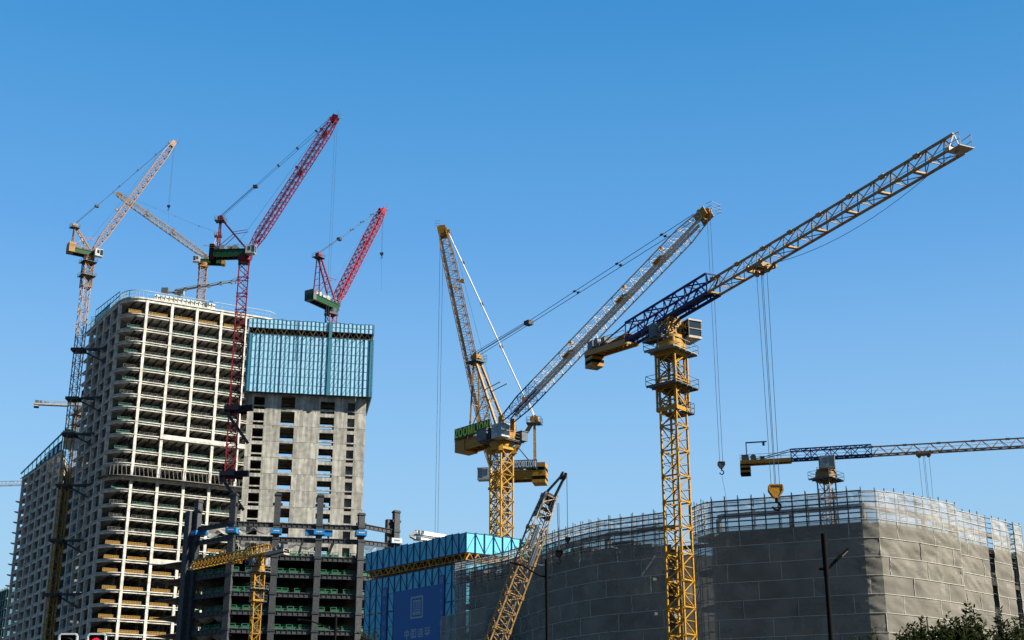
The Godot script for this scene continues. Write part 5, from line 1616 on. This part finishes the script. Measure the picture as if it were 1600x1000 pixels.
func cranes():
	# ---- large yellow flat-top crane in front of the netted building
	var p := at(1046.5, 499, 150)
	var az := 155.0
	var tr := along(flat(p), az, 1190, 420)
	var c := {"p": p, "az": az, "mw": 2.05, "yaw": 50.0, "mast": M.yellow, "root_mat": M.navy, "jib": M.cream, "counter": M.dark_yellow,
		"jw": 1.7, "jh": 2.2, "back": 8.6, "front": 9.1, "rear": 18.8, "rear_up": 1.4, "len": 46.7, "ow": 1.6, "oh": 1.75, "sections": 8, "jib_bays": 2, "chord": 0.2, "lace": 0.085, "weights": 4,
		"trolley": tr, "hook_y": at(1213, 767, -(p + dirv(az) * tr).z).y, "sag": 1.7, "cab_side": -1.0,
		"label": "large yellow flat-top tower crane with navy jib root and long jib rising to the right"}
	flat_top(c)
	# ---- flat-top crane behind the netted building
	p = at(1288.5, 716, 212); az = 104.0
	c = {"p": p, "az": az, "mw": 2.0, "yaw": 48.0, "mast": M.cream, "root_mat": M.navy, "jib": M.blush, "counter": M.dark_yellow, "scale": 0.85,
		"jw": 1.5, "jh": 1.55, "back": -along(flat(p), az, 1236, 712), "front": along(flat(p), az, 1362, 708), "rear": -along(flat(p), az, 1157, 720), "len": 52.0, "ow": 1.2, "oh": 1.35, "sections": 9, "jib_bays": 2, "chord": 0.19, "lace": 0.09, "weights": 5,
		"trolley": along(flat(p), az, 1443, 708), "hook_y": 30.0, "hook": false, "davit": true, "sag": 0.1, "cab_side": 1.0, "cage": false, "white_cab": true,
		"label": "far flat-top tower crane with navy and pale jib rising behind the netted building"}
	flat_top(c)
	# ---- small yellow crane before the steel podium
	p = at(405, 868, 268); az = -46.0
	c = {"p": p, "az": az, "mw": 1.5, "yaw": 30.0, "mast": M.yellow, "root_mat": M.yellow, "jib": M.yellow, "counter": M.pale, "scale": 0.8,
		"jw": 1.3, "jh": 1.9, "back": 2.4, "front": 3.2, "rear": 8.5, "len": along(flat(p), az, 300, 893), "ow": 1.2, "oh": 1.7, "sections": 4, "weights": 2, "chord": 0.2, "lace": 0.11, "white_cab": true, "cab_side": 1.0,
		"trolley": along(flat(p), az, 366, 878), "hook_y": at(366, 884, 275).y, "hook": false,
		"label": "small yellow flat-top crane with short jib, in front of the steel podium"}
	flat_top(c)
	# ---- two distant cranes half hidden at the left
	p = at(123, 634, 540); az = 80.0
	c = {"p": p, "az": az, "mw": 2.2, "yaw": 40.0, "mast": M.rusty, "root_mat": M.pale, "jib": M.pale, "counter": M.cab_white, "jw": 1.8, "jh": 2.0, "back": 4.0, "front": 4.0, "rear": -along(flat(p), az, 54, 630), "len": 30.0, "ow": 1.6, "oh": 1.6, "sections": 5, "weights": 3, "cage": true,
		"label": "distant pale crane with counter-jib showing left of the white tower"}
	flat_top(c)
	p = at(78, 757, 640); az = -84.0
	c = {"p": p, "az": az, "mw": 2.2, "yaw": 40.0, "mast": M.blush, "root_mat": M.blush, "jib": M.blush, "counter": M.blush, "jw": 1.8, "jh": 2.0, "back": 4.0, "front": 4.0, "rear": 10.0, "len": 48.0, "ow": 2.0, "oh": 2.0, "sections": 6, "weights": 2, "cage": false,
		"label": "faint crane jib sticking out beyond the far tower at the left edge"}
	flat_top(c)

	# ---- luffing crane with navy boom root, lettered deck
	c = {"p": at(784, 690, 225), "az": 138.0, "mw": 2.6, "yaw": 42.0, "mast": M.yellow, "base": 0.0, "step": 4.2, "boom": M.boom_white, "root_mat": M.navy, "root_n": 2, "counter": M.dark_yellow, "weight_mat": M.dark_yellow,
		"weights": 4, "weight_h": 3.4, "weight_up": 0.7, "bw": 2.1, "sections": 11, "rollers": [3, 6, 8], "frame": M.cream, "walk": M.boom_white, "style": "x", "block_at": 0.26, "head": M.dark_yellow, "cab_side": 1.0, "deck": 1.5, "service": 2.5, "tag": 5.0,
		"label": "yellow luffing crane with navy boom root and green lettering, above the blue screens"}
	for e in [["foot", [792, 656]], ["tip", [1100, 337]], ["apex", [744, 558]], ["rear", [722, 675]], ["back_foot", [741, 655]]]: c[e[0]] = on_crane(c, e[1])
	c["hook_y"] = at(1133, 728, -c.tip.z).y
	var root := luffer(c)
	var jd := dirv(138.0); var side := jd.cross(Vector3.UP)
	var sb := Basis(jd, Vector3.UP, side)
	var s0 := on_crane(c, [724, 668]); var s1 := on_crane(c, [779, 652])
	var sc := (flat(s0) + flat(s1)) * 0.5 + side * 2.0; sc.y = c.p.y + 2.75
	var bd := Mesher.new()
	bd.box(sc - side * 0.12, Vector3(flat(s0).distance_to(flat(s1)), 1.9, 0.1), sb)
	part("sign_board", bd, M.green, root)
	lettering(root, "ZOOMLION", sc, sb, 1.5, flat(s0).distance_to(flat(s1)) * 0.94, M.letter_green)
	# ---- second luffing crane, just behind
	c = {"p": at(780, 752, 258), "az": -80.0, "mw": 2.4, "yaw": 35.0, "mast": M.cream, "base": 0.0, "step": 4.2, "boom": M.cream, "root_mat": M.cream, "counter": M.dark_yellow, "weight_mat": M.yellow, "weights": 4, "weight_h": 3.8, "weight_up": 0.3, "stripes": true,
		"bw": 2.3, "sections": 9, "bays": 6, "rollers": [3, 6], "frame": M.cream, "block_at": 0.1, "head": M.dark_yellow, "cab_side": -1.0, "deck": 1.5, "pendant": M.pendant_white, "pendant_r": 0.1, "pblock": M.cream, "hook": false,
		"label": "cream luffing crane with steep boom and striped ballast, standing behind the lettered crane"}
	for e in [["foot", [775, 744]], ["tip", [692, 362]], ["apex", [835, 655]], ["rear", [854, 757]], ["back_foot", [836, 750]]]: c[e[0]] = on_crane(c, e[1])
	c["hook_y"] = at(800, 838, -c.tip.z).y
	root = luffer(c)
	jd = dirv(100.0); side = jd.cross(Vector3.UP); sb = Basis(jd, Vector3.UP, side)
	s0 = on_crane(c, [805, 750]); s1 = on_crane(c, [840, 750])
	sc = (flat(s0) + flat(s1)) * 0.5 + side * 1.9; sc.y = c.p.y + 2.6
	bd = Mesher.new()
	bd.box(sc - side * 0.12, Vector3(flat(s0).distance_to(flat(s1)) + 0.4, 1.7, 0.1), sb)
	part("sign_board", bd, M.grey_box, root)
	lettering(root, "ZOOMLION", sc, sb, 1.2, flat(s0).distance_to(flat(s1)), M.letter_grey)

	# ---- red crane on the side of the core
	c = {"p": at(382, 402, 352), "az": 95.0, "mw": 2.5, "yaw": 12.0, "mast": M.red, "base": at(800, 750, 352).y, "step": 4.5, "boom": M.pink_red, "root_mat": M.pink_red, "counter": M.green, "weight_mat": M.black, "weights": 2, "weight_h": 4.6, "weight_up": 0.4, "winch": M.rail_grey,
		"bw": 2.3, "sections": 10, "rollers": [5, 8], "frame": M.red, "block_at": 0.31, "head": M.red, "cab_side": 1.0, "deck": 1.9, "hook": false, "ring": M.red, "style": "zig", "post": 0.34, "mast_lace": 0.2,
		"label": "tall red luffing crane with green deck, mast braced to the concrete core"}
	for e in [["foot", [393, 388]], ["tip", [523, 186]], ["apex", [345, 341]], ["rear", [329, 398]], ["back_foot", [341, 390]]]: c[e[0]] = on_crane(c, e[1])
	c["hook_y"] = at(800, 520, -c.tip.z).y
	root = luffer(c)
	for y in [640.0, 742.0]:
		var m := Mesher.new()
		var q := flat(at(382.0 - (y - 402.0) * 0.07, y, 352), at(800, y, 352).y)
		m.box(q, Vector3(4.4, 1.1, 4.0)); m.box(q + Vector3(0, 0.8, 0), Vector3(3.4, 0.6, 3.2))
		m.bar(q + Vector3(1.0, -0.2, 1.4), q + Vector3(5.4, -0.2, 2.4), 0.9, 1.5)
		m.bar(q + Vector3(-1.9, -0.6, 1.5), q + Vector3(4.6, -9.5, 2.0), 0.6, 0.75)
		m.bar(q + Vector3(1.5, -0.2, -1.5), q + Vector3(5.4, -0.2, -1.5), 0.8, 1.2)
		part("mast_bracket", m, M.dark_navy, root)
	# ---- smaller red crane on top of the core
	c = {"p": at(518, 484, 366), "az": 32.0, "mw": 2.3, "yaw": 40.0, "mast": M.red, "base": at(800, 575, 366).y, "step": 4.5, "boom": M.pink_red, "root_mat": M.pink_red, "counter": M.green, "weight_mat": M.grey_box, "weights": 2, "weight_h": 3.0, "weight_up": 0.6, "winch": M.cab_white,
		"bw": 2.2, "sections": 9, "rollers": [5], "frame": M.red, "block_at": 0.32, "head": M.pink_red, "cab_side": -1.0, "deck": 1.6, "ring": M.bolt_steel, "style": "zig", "falls": [-0.2, 0.2], "tag": 11.0,
		"label": "smaller red luffing crane standing inside the blue screens on the core top"}
	for e in [["foot", [524, 473]], ["tip", [597, 330]], ["apex", [498, 398]], ["rear", [483, 462]], ["back_foot", [494, 458]]]: c[e[0]] = on_crane(c, e[1])
	c["hook_y"] = at(597, 396, -c.tip.z).y
	luffer(c)
	# ---- weathered crane left of the white tower
	c = {"p": at(139, 401, 441), "az": 57.0, "mw": 2.4, "yaw": 38.0, "mast": M.blush, "mast_low": M.yellow, "y_low": 122.0, "base": 0.0, "step": 4.5, "boom": M.blush, "root_mat": M.blush, "counter": M.green, "weight_mat": M.cream, "weights": 3, "weight_h": 3.2, "weight_up": 0.9, "scale": 1.08,
		"bw": 2.3, "sections": 9, "rollers": [2], "frame": M.blush, "block_at": 0.22, "head": M.blush, "cab_side": 1.0, "deck": 1.5, "ring": M.rusty, "decks": [2.2, 7.2], "cage": [2.4, 11.0], "style": "zig", "falls": [-0.15, 0.15], "tag": 6.0,
		"label": "weathered pale luffing crane on a tall mast left of the white tower"}
	for e in [["foot", [147, 390]], ["tip", [270, 225]], ["apex", [117, 352]], ["rear", [105, 395]], ["back_foot", [112, 388]]]: c[e[0]] = on_crane(c, e[1])
	c["hook_y"] = at(262, 322, -c.tip.z).y
	root = luffer(c)
	for y in [548.0, 624.0, 680.0, 760.0, 846.0, 930.0]:
		var m := Mesher.new()
		var q := flat(c.p, at(800, y, 441).y)
		m.box(q, Vector3(4.2, 0.9, 4.2)); 
		m.bar(q + Vector3(1.5, 0, 1.0), q + Vector3(9.5, 0.2, 2.0), 0.5, 0.6); m.bar(q + Vector3(1.5, -0.1, -1.0), q + Vector3(9.5, -4.4, 1.0), 0.5, 0.5)
		m.bar(q + Vector3(1.0, 0.0, 1.8), q + Vector3(10.5, 0.2, -2.5), 0.35, 0.4)
		part("mast_bracket", m, M.bolt_steel, root)
	# ---- pale crane behind the white tower
	c = {"p": at(318, 412, 490), "az": -97.0, "mw": 2.6, "yaw": 25.0, "mast": M.blush, "base": 60.0, "step": 4.5, "boom": M.pale, "root_mat": M.blush, "counter": M.green, "weight_mat": M.cream, "weights": 2, "weight_h": 2.6, "weight_up": 0.4,
		"bw": 2.0, "sections": 10, "rollers": [3, 6], "frame": M.pale, "block_at": 0.2, "head": M.blush, "cab_side": -1.0, "deck": 1.3, "ring": M.rusty, "style": "x", "falls": [], "hook": false, "pendant_r": 0.015, "pb": 0.35,
		"label": "pale luffing crane behind the white tower, its boom lowered to the left"}
	for e in [["foot", [322, 401]], ["tip", [186, 305]], ["apex", [341, 366]], ["rear", [352, 405]], ["back_foot", [347, 398]]]: c[e[0]] = on_crane(c, e[1])
	c["hook_y"] = c.tip.y - 1.0
	luffer(c)
	mobile_crane()

func mobile_crane():
	var d := 131.0
	var tip := at(858, 776, d); var head := at(880, 744, d)
	var b0 := at(776, 998, d)
	var bd := (tip - b0).normalized()
	var foot := b0 - bd * ((b0.y - 2.6) / bd.y)
	var root := thing("crawler_crane", "lattice boom crane with black boom head, leaning in front of the netted building", "crane", flat(foot))
	var side := bd.cross(Vector3(0.45, 0.1, 1)).normalized(); var up := side.cross(bd).normalized()
	var L := foot.distance_to(tip)
	var walk := Mesher.new()
	for e in [-0.3, 0.3]: walk.tube(foot + up * 1.2 + side * e, tip + up * 1.0 + side * e, 0.03, -1.0, 4, false)
	walk.tube(foot + up * 2.6 - side * 0.3, tip + up * 1.3, 0.035, -1.0, 4, false)
	var boom := part("boom", walk, M.rope, root)
	var n := 9
	for i in n:
		var m := Mesher.new()
		var a := foot + bd * L * i / n; var b := foot + bd * (L * (i + 1) / n - 0.02)
		var w0 := 0.7 if i == 0 else 1.5; var w1 := 1.1 if i == n - 1 else 1.5
		lattice(m, a, b, side, up, w0, w0, w1, w1, 4, 0.13, 0.075, "zig")
		for e in [-1, 1]:
			for f in [-1, 1]: m.box(b + side * e * w1 * 0.5 + up * f * w1 * 0.5, Vector3(0.22, 0.22, 0.4), Basis(side, up, bd))
		part("boom_section", m, M.cream if i < 8 else M.pale, boom)
	var pl := Mesher.new()
	for u in [0.80, 0.86]:
		pl.box(foot + bd * L * u + up * 0.84 + side * (0.3 if u < 0.83 else -0.3), Vector3(0.5, 0.04, 1.9), Basis(side, up, bd))
	part("warning_plate", pl, M.grey_box, boom)
	var hd := Mesher.new()
	var hv := (head - tip).normalized(); var hu := side.cross(hv).normalized()
	for e in [-1, 1]:
		hd.bar(tip - bd * 2.2 + side * e * 0.6, tip + side * e * 0.5 + hv * 0.3, 0.12, 1.15, up)
		hd.bar(tip + side * e * 0.5, head + side * e * 0.15, 0.1, 0.6, hu)
	for i in 4: hd.bar(tip - bd * (2.0 - i * 0.7) - side * 0.6, tip - bd * (2.0 - i * 0.7) + side * 0.6, 0.3, 0.3)
	for e in [-0.15, 0.15]: hd.tube(head + side * (e - 0.06), head + side * (e + 0.06), 0.42, -1.0, 14)
	hd.tube(tip + up * -0.5 - side * 0.4, tip + up * -0.5 + side * 0.4, 0.45, -1.0, 14)
	part("boom_head", hd, M.brown_steel, boom)
	var rp := Mesher.new()
	var hy := at(880, 843, d).y; var hy2 := at(869, 860, d).y
	rp.tube(head + Vector3(0.35, 0, 0), flat(head, hy) + Vector3(0.35, 0, 0), 0.03, -1.0, 4, false)
	for e in [0.0, 0.16]: rp.tube(tip + Vector3(0.75 + e, -0.6, 0), flat(tip, hy2) + Vector3(0.85 + e * 0.5, 0, 0), 0.03, -1.0, 4, false)
	part("hoist_rope", rp, M.rope, root)
	hook_block(root, flat(head, hy) + Vector3(0.35, 0, 0), 0.4, M.black, dirv(90))
	hook_block(root, flat(tip, hy2) + Vector3(0.88, -0.3, 0), 0.55, M.black, dirv(90))
	var body := Mesher.new()
	var q := flat(foot)
	body.box(q + Vector3(-3.0, 2.2, 0), Vector3(6.5, 2.0, 3.2)); body.box(q + Vector3(-6.6, 2.3, 0), Vector3(1.4, 2.4, 3.6))
	part("machine_house", body, M.yellow, root)
	for e in [-1, 1]:
		var tk := Mesher.new()
		tk.box(q + Vector3(-2.0, 0.6, e * 2.3), Vector3(6.4, 1.0, 0.9))
		for x in [-5.2, 1.2]: tk.tube(q + Vector3(x, 0.6, e * 2.3 - 0.45), q + Vector3(x, 0.6, e * 2.3 + 0.45), 0.5, -1.0, 14)
		part("track", tk, M.bolt_steel, root)

func site_equipment():
	# concrete placing boom on the roof of the white tower
	var rp := at(280, 458, 434)
	var root := thing("placing_boom", "grey concrete placing boom unfolded over the roof of the white tower", "concrete pump", flat(rp, rp.y - 3.0))
	var m := Mesher.new()
	m.box(flat(rp, rp.y - 1.8), Vector3(0.9, 4.4, 0.9)); m.box(rp + Vector3(0, 0.1, 0), Vector3(3.0, 1.6, 1.8))
	part("turret", m, M.cab_white, root)
	var bl := Mesher.new()
	bl.box(at(258, 454, 433), Vector3(2.2, 1.6, 1.6)); bl.bar(at(258, 456, 433), rp, 0.5)
	part("counterweight", bl, M.grey_box, root)
	var pts := [[275, 455], [290, 452], [312, 448], [326, 447], [345, 443], [362, 441], [370, 437]]
	for i in pts.size() - 1:
		var s := Mesher.new()
		var a := at(pts[i][0], pts[i][1], 433.0); var b := at(pts[i + 1][0], pts[i + 1][1], 433.0)
		s.bar(a, b, 0.55 - i * 0.06, 0.75 - i * 0.08)
		s.box(a, Vector3(0.7, 1.1, 0.8))
		s.tube(a + Vector3(0, 0.5, 0.5), b + Vector3(0, 0.5, 0.5), 0.1, -1.0, 6)
		part("boom_link", s, M.rail_grey, root)
	var hs := Mesher.new()
	var e0 := at(370, 437, 433.0)
	hs.tube(e0, e0 + Vector3(-0.5, -1.6, 0), 0.14, -1.0, 6); hs.tube(e0, e0 + Vector3(0.3, 0.5, 0), 0.14, -1.0, 6)
	part("end_hose", hs, M.bolt_steel, root)
	# white folded boom showing over the blue screens
	var wp := at(660, 836, 262)
	root = thing("folded_boom", "white folded placing boom showing over the top of the deep blue screens", "concrete pump", flat(wp, 0.0))
	var st := Mesher.new()
	st.box(flat(wp, wp.y * 0.5 - 1.0) + Vector3(3.5, 0, 0), Vector3(1.4, wp.y - 2.0, 1.4))
	part("column", st, M.cab_white, root)
	var ar := Mesher.new()
	var l := at(640, 836, 258); var r := at(696, 840, 286)
	for k in 2:
		var o := Vector3(0, 0, -1.6 * k)
		ar.bar(l + Vector3(1.2, 0.55, 0) + o, r + Vector3(0, 0.2, 0) + o, 0.5, 0.75)
		ar.bar(l + Vector3(0.8, -0.45, 0) + o, r + Vector3(-0.6, -0.8, 0) + o, 0.45, 0.5)
		ar.bar(l + Vector3(0, 0.0, 0) + o, l + Vector3(1.4, 0.6, 0) + o, 0.5, 0.5)
		ar.bar(l + Vector3(0, 0.0, 0) + o, l + Vector3(1.0, -0.5, 0) + o, 0.45, 0.4)
	ar.bar(r + Vector3(-2.5, 0.1, 0), r + Vector3(0.4, -1.4, 0), 0.3, 0.4)
	part("boom_link", ar, M.white_sheet, root)
	# grey mast with a pale blue cabin at the right edge, behind the nets
	var ep := at(1597, 880, 190)
	root = thing("site_mast", "grey mast with small pale blue cabin peeping out beyond the netted building", "hoist", flat(ep))
	var em := Mesher.new()
	lattice(em, flat(ep) + Vector3(1.6, 0, 0), flat(ep, at(1597, 868, 190).y) + Vector3(1.6, 0, 0), dirv(90), dirv(0), 1.2, 1.2, 1.2, 1.2, 22, 0.16, 0.09, "zig")
	part("mast", em, M.rail_grey, root)
	var ec := Mesher.new()
	ec.box(ep + Vector3(0.4, 0, 0.9), Vector3(1.6, 1.9, 1.4)); ec.box(ep + Vector3(0.4, -3.0, 0.9), Vector3(1.4, 3.2, 1.2))
	part("cabin", ec, M.letter_grey, root)

func lamp(label: String, base_px: Array, top: Array, d: float, r: float, arm: Array, head_len: float):
	var p := at(top[0], top[1], d)
	var root := thing("street_lamp", label, "street lamp", flat(p), "street lamps in front of the site")
	var m := Mesher.new()
	m.tube(flat(p), flat(p, p.y - 1.0), r * 1.35, r * 0.95, 14)
	m.tube(flat(p), flat(p, 0.5), r * 2.0, r * 1.9, 14)
	m.tube(flat(p, p.y - 1.05), p, r * 1.15, r * 1.15, 14)
	part("pole", m, M.lamp_post, root)
	var a := Mesher.new()
	for i in arm.size() - 1:
		a.tube(at(arm[i][0], arm[i][1], d), at(arm[i + 1][0], arm[i + 1][1], d), r * 0.55, -1.0, 10)
	var o := (at(arm[0][0], arm[0][1], d) - at(arm[1][0], arm[1][1], d)).normalized()
	a.tube(at(arm[0][0], arm[0][1], d), at(arm[0][0], arm[0][1], d) + Vector3(o.x, 0, 0).normalized() * r * 2.6, r * 0.55, -1.0, 10)
	part("arm", a, M.lamp_post, root)
	var e := at(arm[arm.size() - 1][0], arm[arm.size() - 1][1], d); var b := at(arm[arm.size() - 2][0], arm[arm.size() - 2][1], d)
	var x := (e - b).normalized()
	var h := Mesher.new()
	h.bar(e - x * 0.05, e + x * head_len, 0.13, 0.05); h.bar(e - x * 0.2, e + x * head_len * 0.35, 0.08, 0.08)
	var hd := part("lamp_head", h, M.lamp_post, root)
	var g := Mesher.new()
	g.bar(e + x * head_len * 0.4 - Vector3(0, 0.05, 0), e + x * head_len * 0.95 - Vector3(0, 0.05, 0), 0.11, 0.02)
	part("lens", g, M.rail_grey, hd)

func signal_head(label: String, px: float, d: float, lit: bool):
	var c := at(px, 1006, d)
	var root := thing("traffic_light", label, "traffic light", flat(c, c.y - 1.2), "traffic lights at the lower left")
	var b := Mesher.new()
	b.box(c + Vector3(0, -0.36, -0.1), Vector3(0.40, 1.16, 0.16))
	part("housing", b, M.black, root)
	# white rounded border of the backing board
	var w := Mesher.new()
	var cy := c + Vector3(0, -0.36, 0.0)
	for e in [-1, 1]:
		w.bar(cy + Vector3(e * 0.215, -0.55, 0), cy + Vector3(e * 0.215, 0.55, 0), 0.04, 0.05, Vector3.BACK)
		w.bar(cy + Vector3(-0.17, e * 0.595, 0), cy + Vector3(0.17, e * 0.595, 0), 0.04, 0.05, Vector3.BACK)
		for f in [-1, 1]: w.bar(cy + Vector3(e * 0.215, f * 0.55, 0), cy + Vector3(e * 0.17, f * 0.595, 0), 0.04, 0.05, Vector3.BACK)
	part("border", w, M.print_white, root)
	for i in 3:
		var q := c + Vector3(0, -0.36 * i, 0.0)
		var v := Mesher.new()
		for k in 9:
			var t0 := deg_to_rad(-20 + 220.0 * k / 9); var t1 := deg_to_rad(-20 + 220.0 * (k + 1) / 9)
			v.quad(q + Vector3(cos(t0), sin(t0), 0) * 0.155, q + Vector3(cos(t1), sin(t1), 0) * 0.155, q + Vector3(cos(t1) * 0.155, sin(t1) * 0.155 - 0.03, 0.18), q + Vector3(cos(t0) * 0.155, sin(t0) * 0.155 - 0.03, 0.18))
		part("visor", v, M.black, root)
		var l := Mesher.new()
		l.tube(q + Vector3(0, 0, -0.03), q + Vector3(0, 0, 0.0), 0.14, 0.14, 20); l.tube(q, q + Vector3(0, 0, 0.04), 0.14, 0.06, 20)
		var mt := M.glass as StandardMaterial3D
		if lit and i == 0:
			mt = paint(Color(0.6, 0.02, 0.05), 0.4)
			mt.emission_enabled = true; mt.emission = Color(1.0, 0.07, 0.16); mt.emission_energy_multiplier = 1.1
		var lens := part("lens", l, mt, root)
		if lit and i == 0: lens.set_meta("label", "glowing red lens")

func leaf_crown(root: Node3D, centre: Vector3, rad: Vector3, twigs: int, leaf: float, seed_: int, trunk_to: Vector3):
	rng.seed = seed_
	var m := Mesher.new(); var tw := Mesher.new()
	for i in twigs:
		# twigs start inside the crown and reach outwards and up; clusters of them make an uneven outline
		var dir := Vector3(rng.randfn(), absf(rng.randfn()) * 0.9 - 0.15, rng.randfn()).normalized()
		var rr := pow(rng.randf(), 0.5)
		var lump := 0.75 + 0.35 * sin(dir.x * 5.0 + seed_) * cos(dir.z * 4.0 + seed_ * 0.7)
		var p := centre + dir * rad * rr * lump
		var d := (dir + Vector3(rng.randfn() * 0.35, 0.5, rng.randfn() * 0.35)).normalized()
		var L := rng.randf_range(0.3, 0.6)
		tw.tube(p, p + d * L, 0.008, 0.004, 3, false)
		if i % 5 == 0: tw.tube(trunk_to.lerp(centre, rng.randf_range(0.3, 0.9)), p, 0.02, 0.01, 4, false)
		for k in rng.randi_range(7, 12):
			var q := p + d * L * (k / 10.0)
			var o := Vector3(rng.randfn(), rng.randfn() * 0.7 + 0.1, rng.randfn()).normalized()
			o = (o - d * o.dot(d) + d * 0.45).normalized()
			var wv := o.cross(Vector3(rng.randfn(), rng.randfn(), rng.randfn())).normalized()
			var s := leaf * rng.randf_range(0.65, 1.2)
			var mid := q + o * s * 0.5 + wv.cross(o) * s * 0.08
			m.quad(q, mid - wv * s * 0.19, q + o * s, mid + wv * s * 0.19)
	part("crown", m, M.leaf, root, "stuff")
	part("branch", tw, M.bark, root, "stuff")

func tree(label: String, px: float, py: float, d: float, rad: Vector3, twigs: int, leaf: float, seed_: int):
	var top := at(px, py, d)
	var c := top - Vector3(0, rad.y * 0.92, 0)
	var root := thing("tree", label, "tree", flat(c), "trees along the street")
	var t := Mesher.new()
	var q := flat(c); var nq := Vector3.ZERO
	for i in 6:
		nq = flat(c).lerp(c, (i + 1) / 6.0) + Vector3(0.12 * sin(i * 1.7 + seed_), 0, 0.1 * cos(i * 2.1 + seed_))
		t.tube(q, nq, 0.16 - 0.02 * i, 0.16 - 0.02 * (i + 1), 8)
		q = nq
	part("trunk", t, M.bark, root)
	leaf_crown(root, c, rad, twigs, leaf, seed_, flat(c, c.y * 0.7))

func street():
	lamp("dark street lamp with raised arm to the right, before the netted building corner", [], [1286.5, 834], 35.0, 0.06, [[1289.5, 889], [1297, 886], [1303, 879], [1309, 873]], 0.36)
	lamp("dark street lamp with arm to the left, near the leaning lattice boom", [], [854, 874], 52.0, 0.06, [[854, 902], [843, 899], [832, 893], [818, 884], [806, 881]], 0.24)
	lamp("small dark street lamp in front of the steel podium floors", [], [525, 963], 82.0, 0.065, [[525, 984], [515, 983], [503, 977], [488, 971], [472, 968]], 0.25)
	signal_head("traffic light with white border and dark top lens, left of the lit one", 106, 35.0, false)
	signal_head("traffic light with white border showing red at bottom left", 150.5, 35.0, true)
	var c := at(128, 1006, 35.0)
	var g := thing("signal_gantry", "dark pole with cross arm holding the two traffic lights", "traffic light pole", flat(c, 0.0) - Vector3(2.2, 0, 0.3))
	var m := Mesher.new()
	m.tube(flat(c) - Vector3(2.2, 0, 0.3), flat(c, c.y - 0.3) - Vector3(2.2, 0, 0.3), 0.11, 0.09, 12)
	part("pole", m, M.lamp_post, g)
	var a := Mesher.new()
	a.tube(flat(c, c.y - 0.5) - Vector3(2.2, 0, 0.3), flat(c, c.y - 0.5) + Vector3(1.2, 0, -0.3), 0.06, 0.05, 10)
	part("arm", a, M.lamp_post, g)
	tree("tallest dark leafy tree at lower right, feathery top before the lit netting", 1499, 962, 42.0, Vector3(0.85, 1.7, 0.9), 640, 0.19, 3)
	tree("low dark leafy tree at lower right, left of the tallest one", 1437, 986, 43.0, Vector3(1.15, 1.3, 1.0), 620, 0.18, 5)
	tree("dark leafy tree at the lower right corner of the view", 1575, 982, 41.0, Vector3(1.35, 1.4, 1.0), 720, 0.18, 8)
	tree("tree top barely showing at the foot of the netted building corner", 1357, 998, 60.0, Vector3(0.8, 1.1, 0.8), 200, 0.18, 11)
	tree("tree top barely showing below the deep blue screens at left", 574, 990, 80.0, Vector3(0.5, 1.2, 0.8), 110, 0.17, 14)
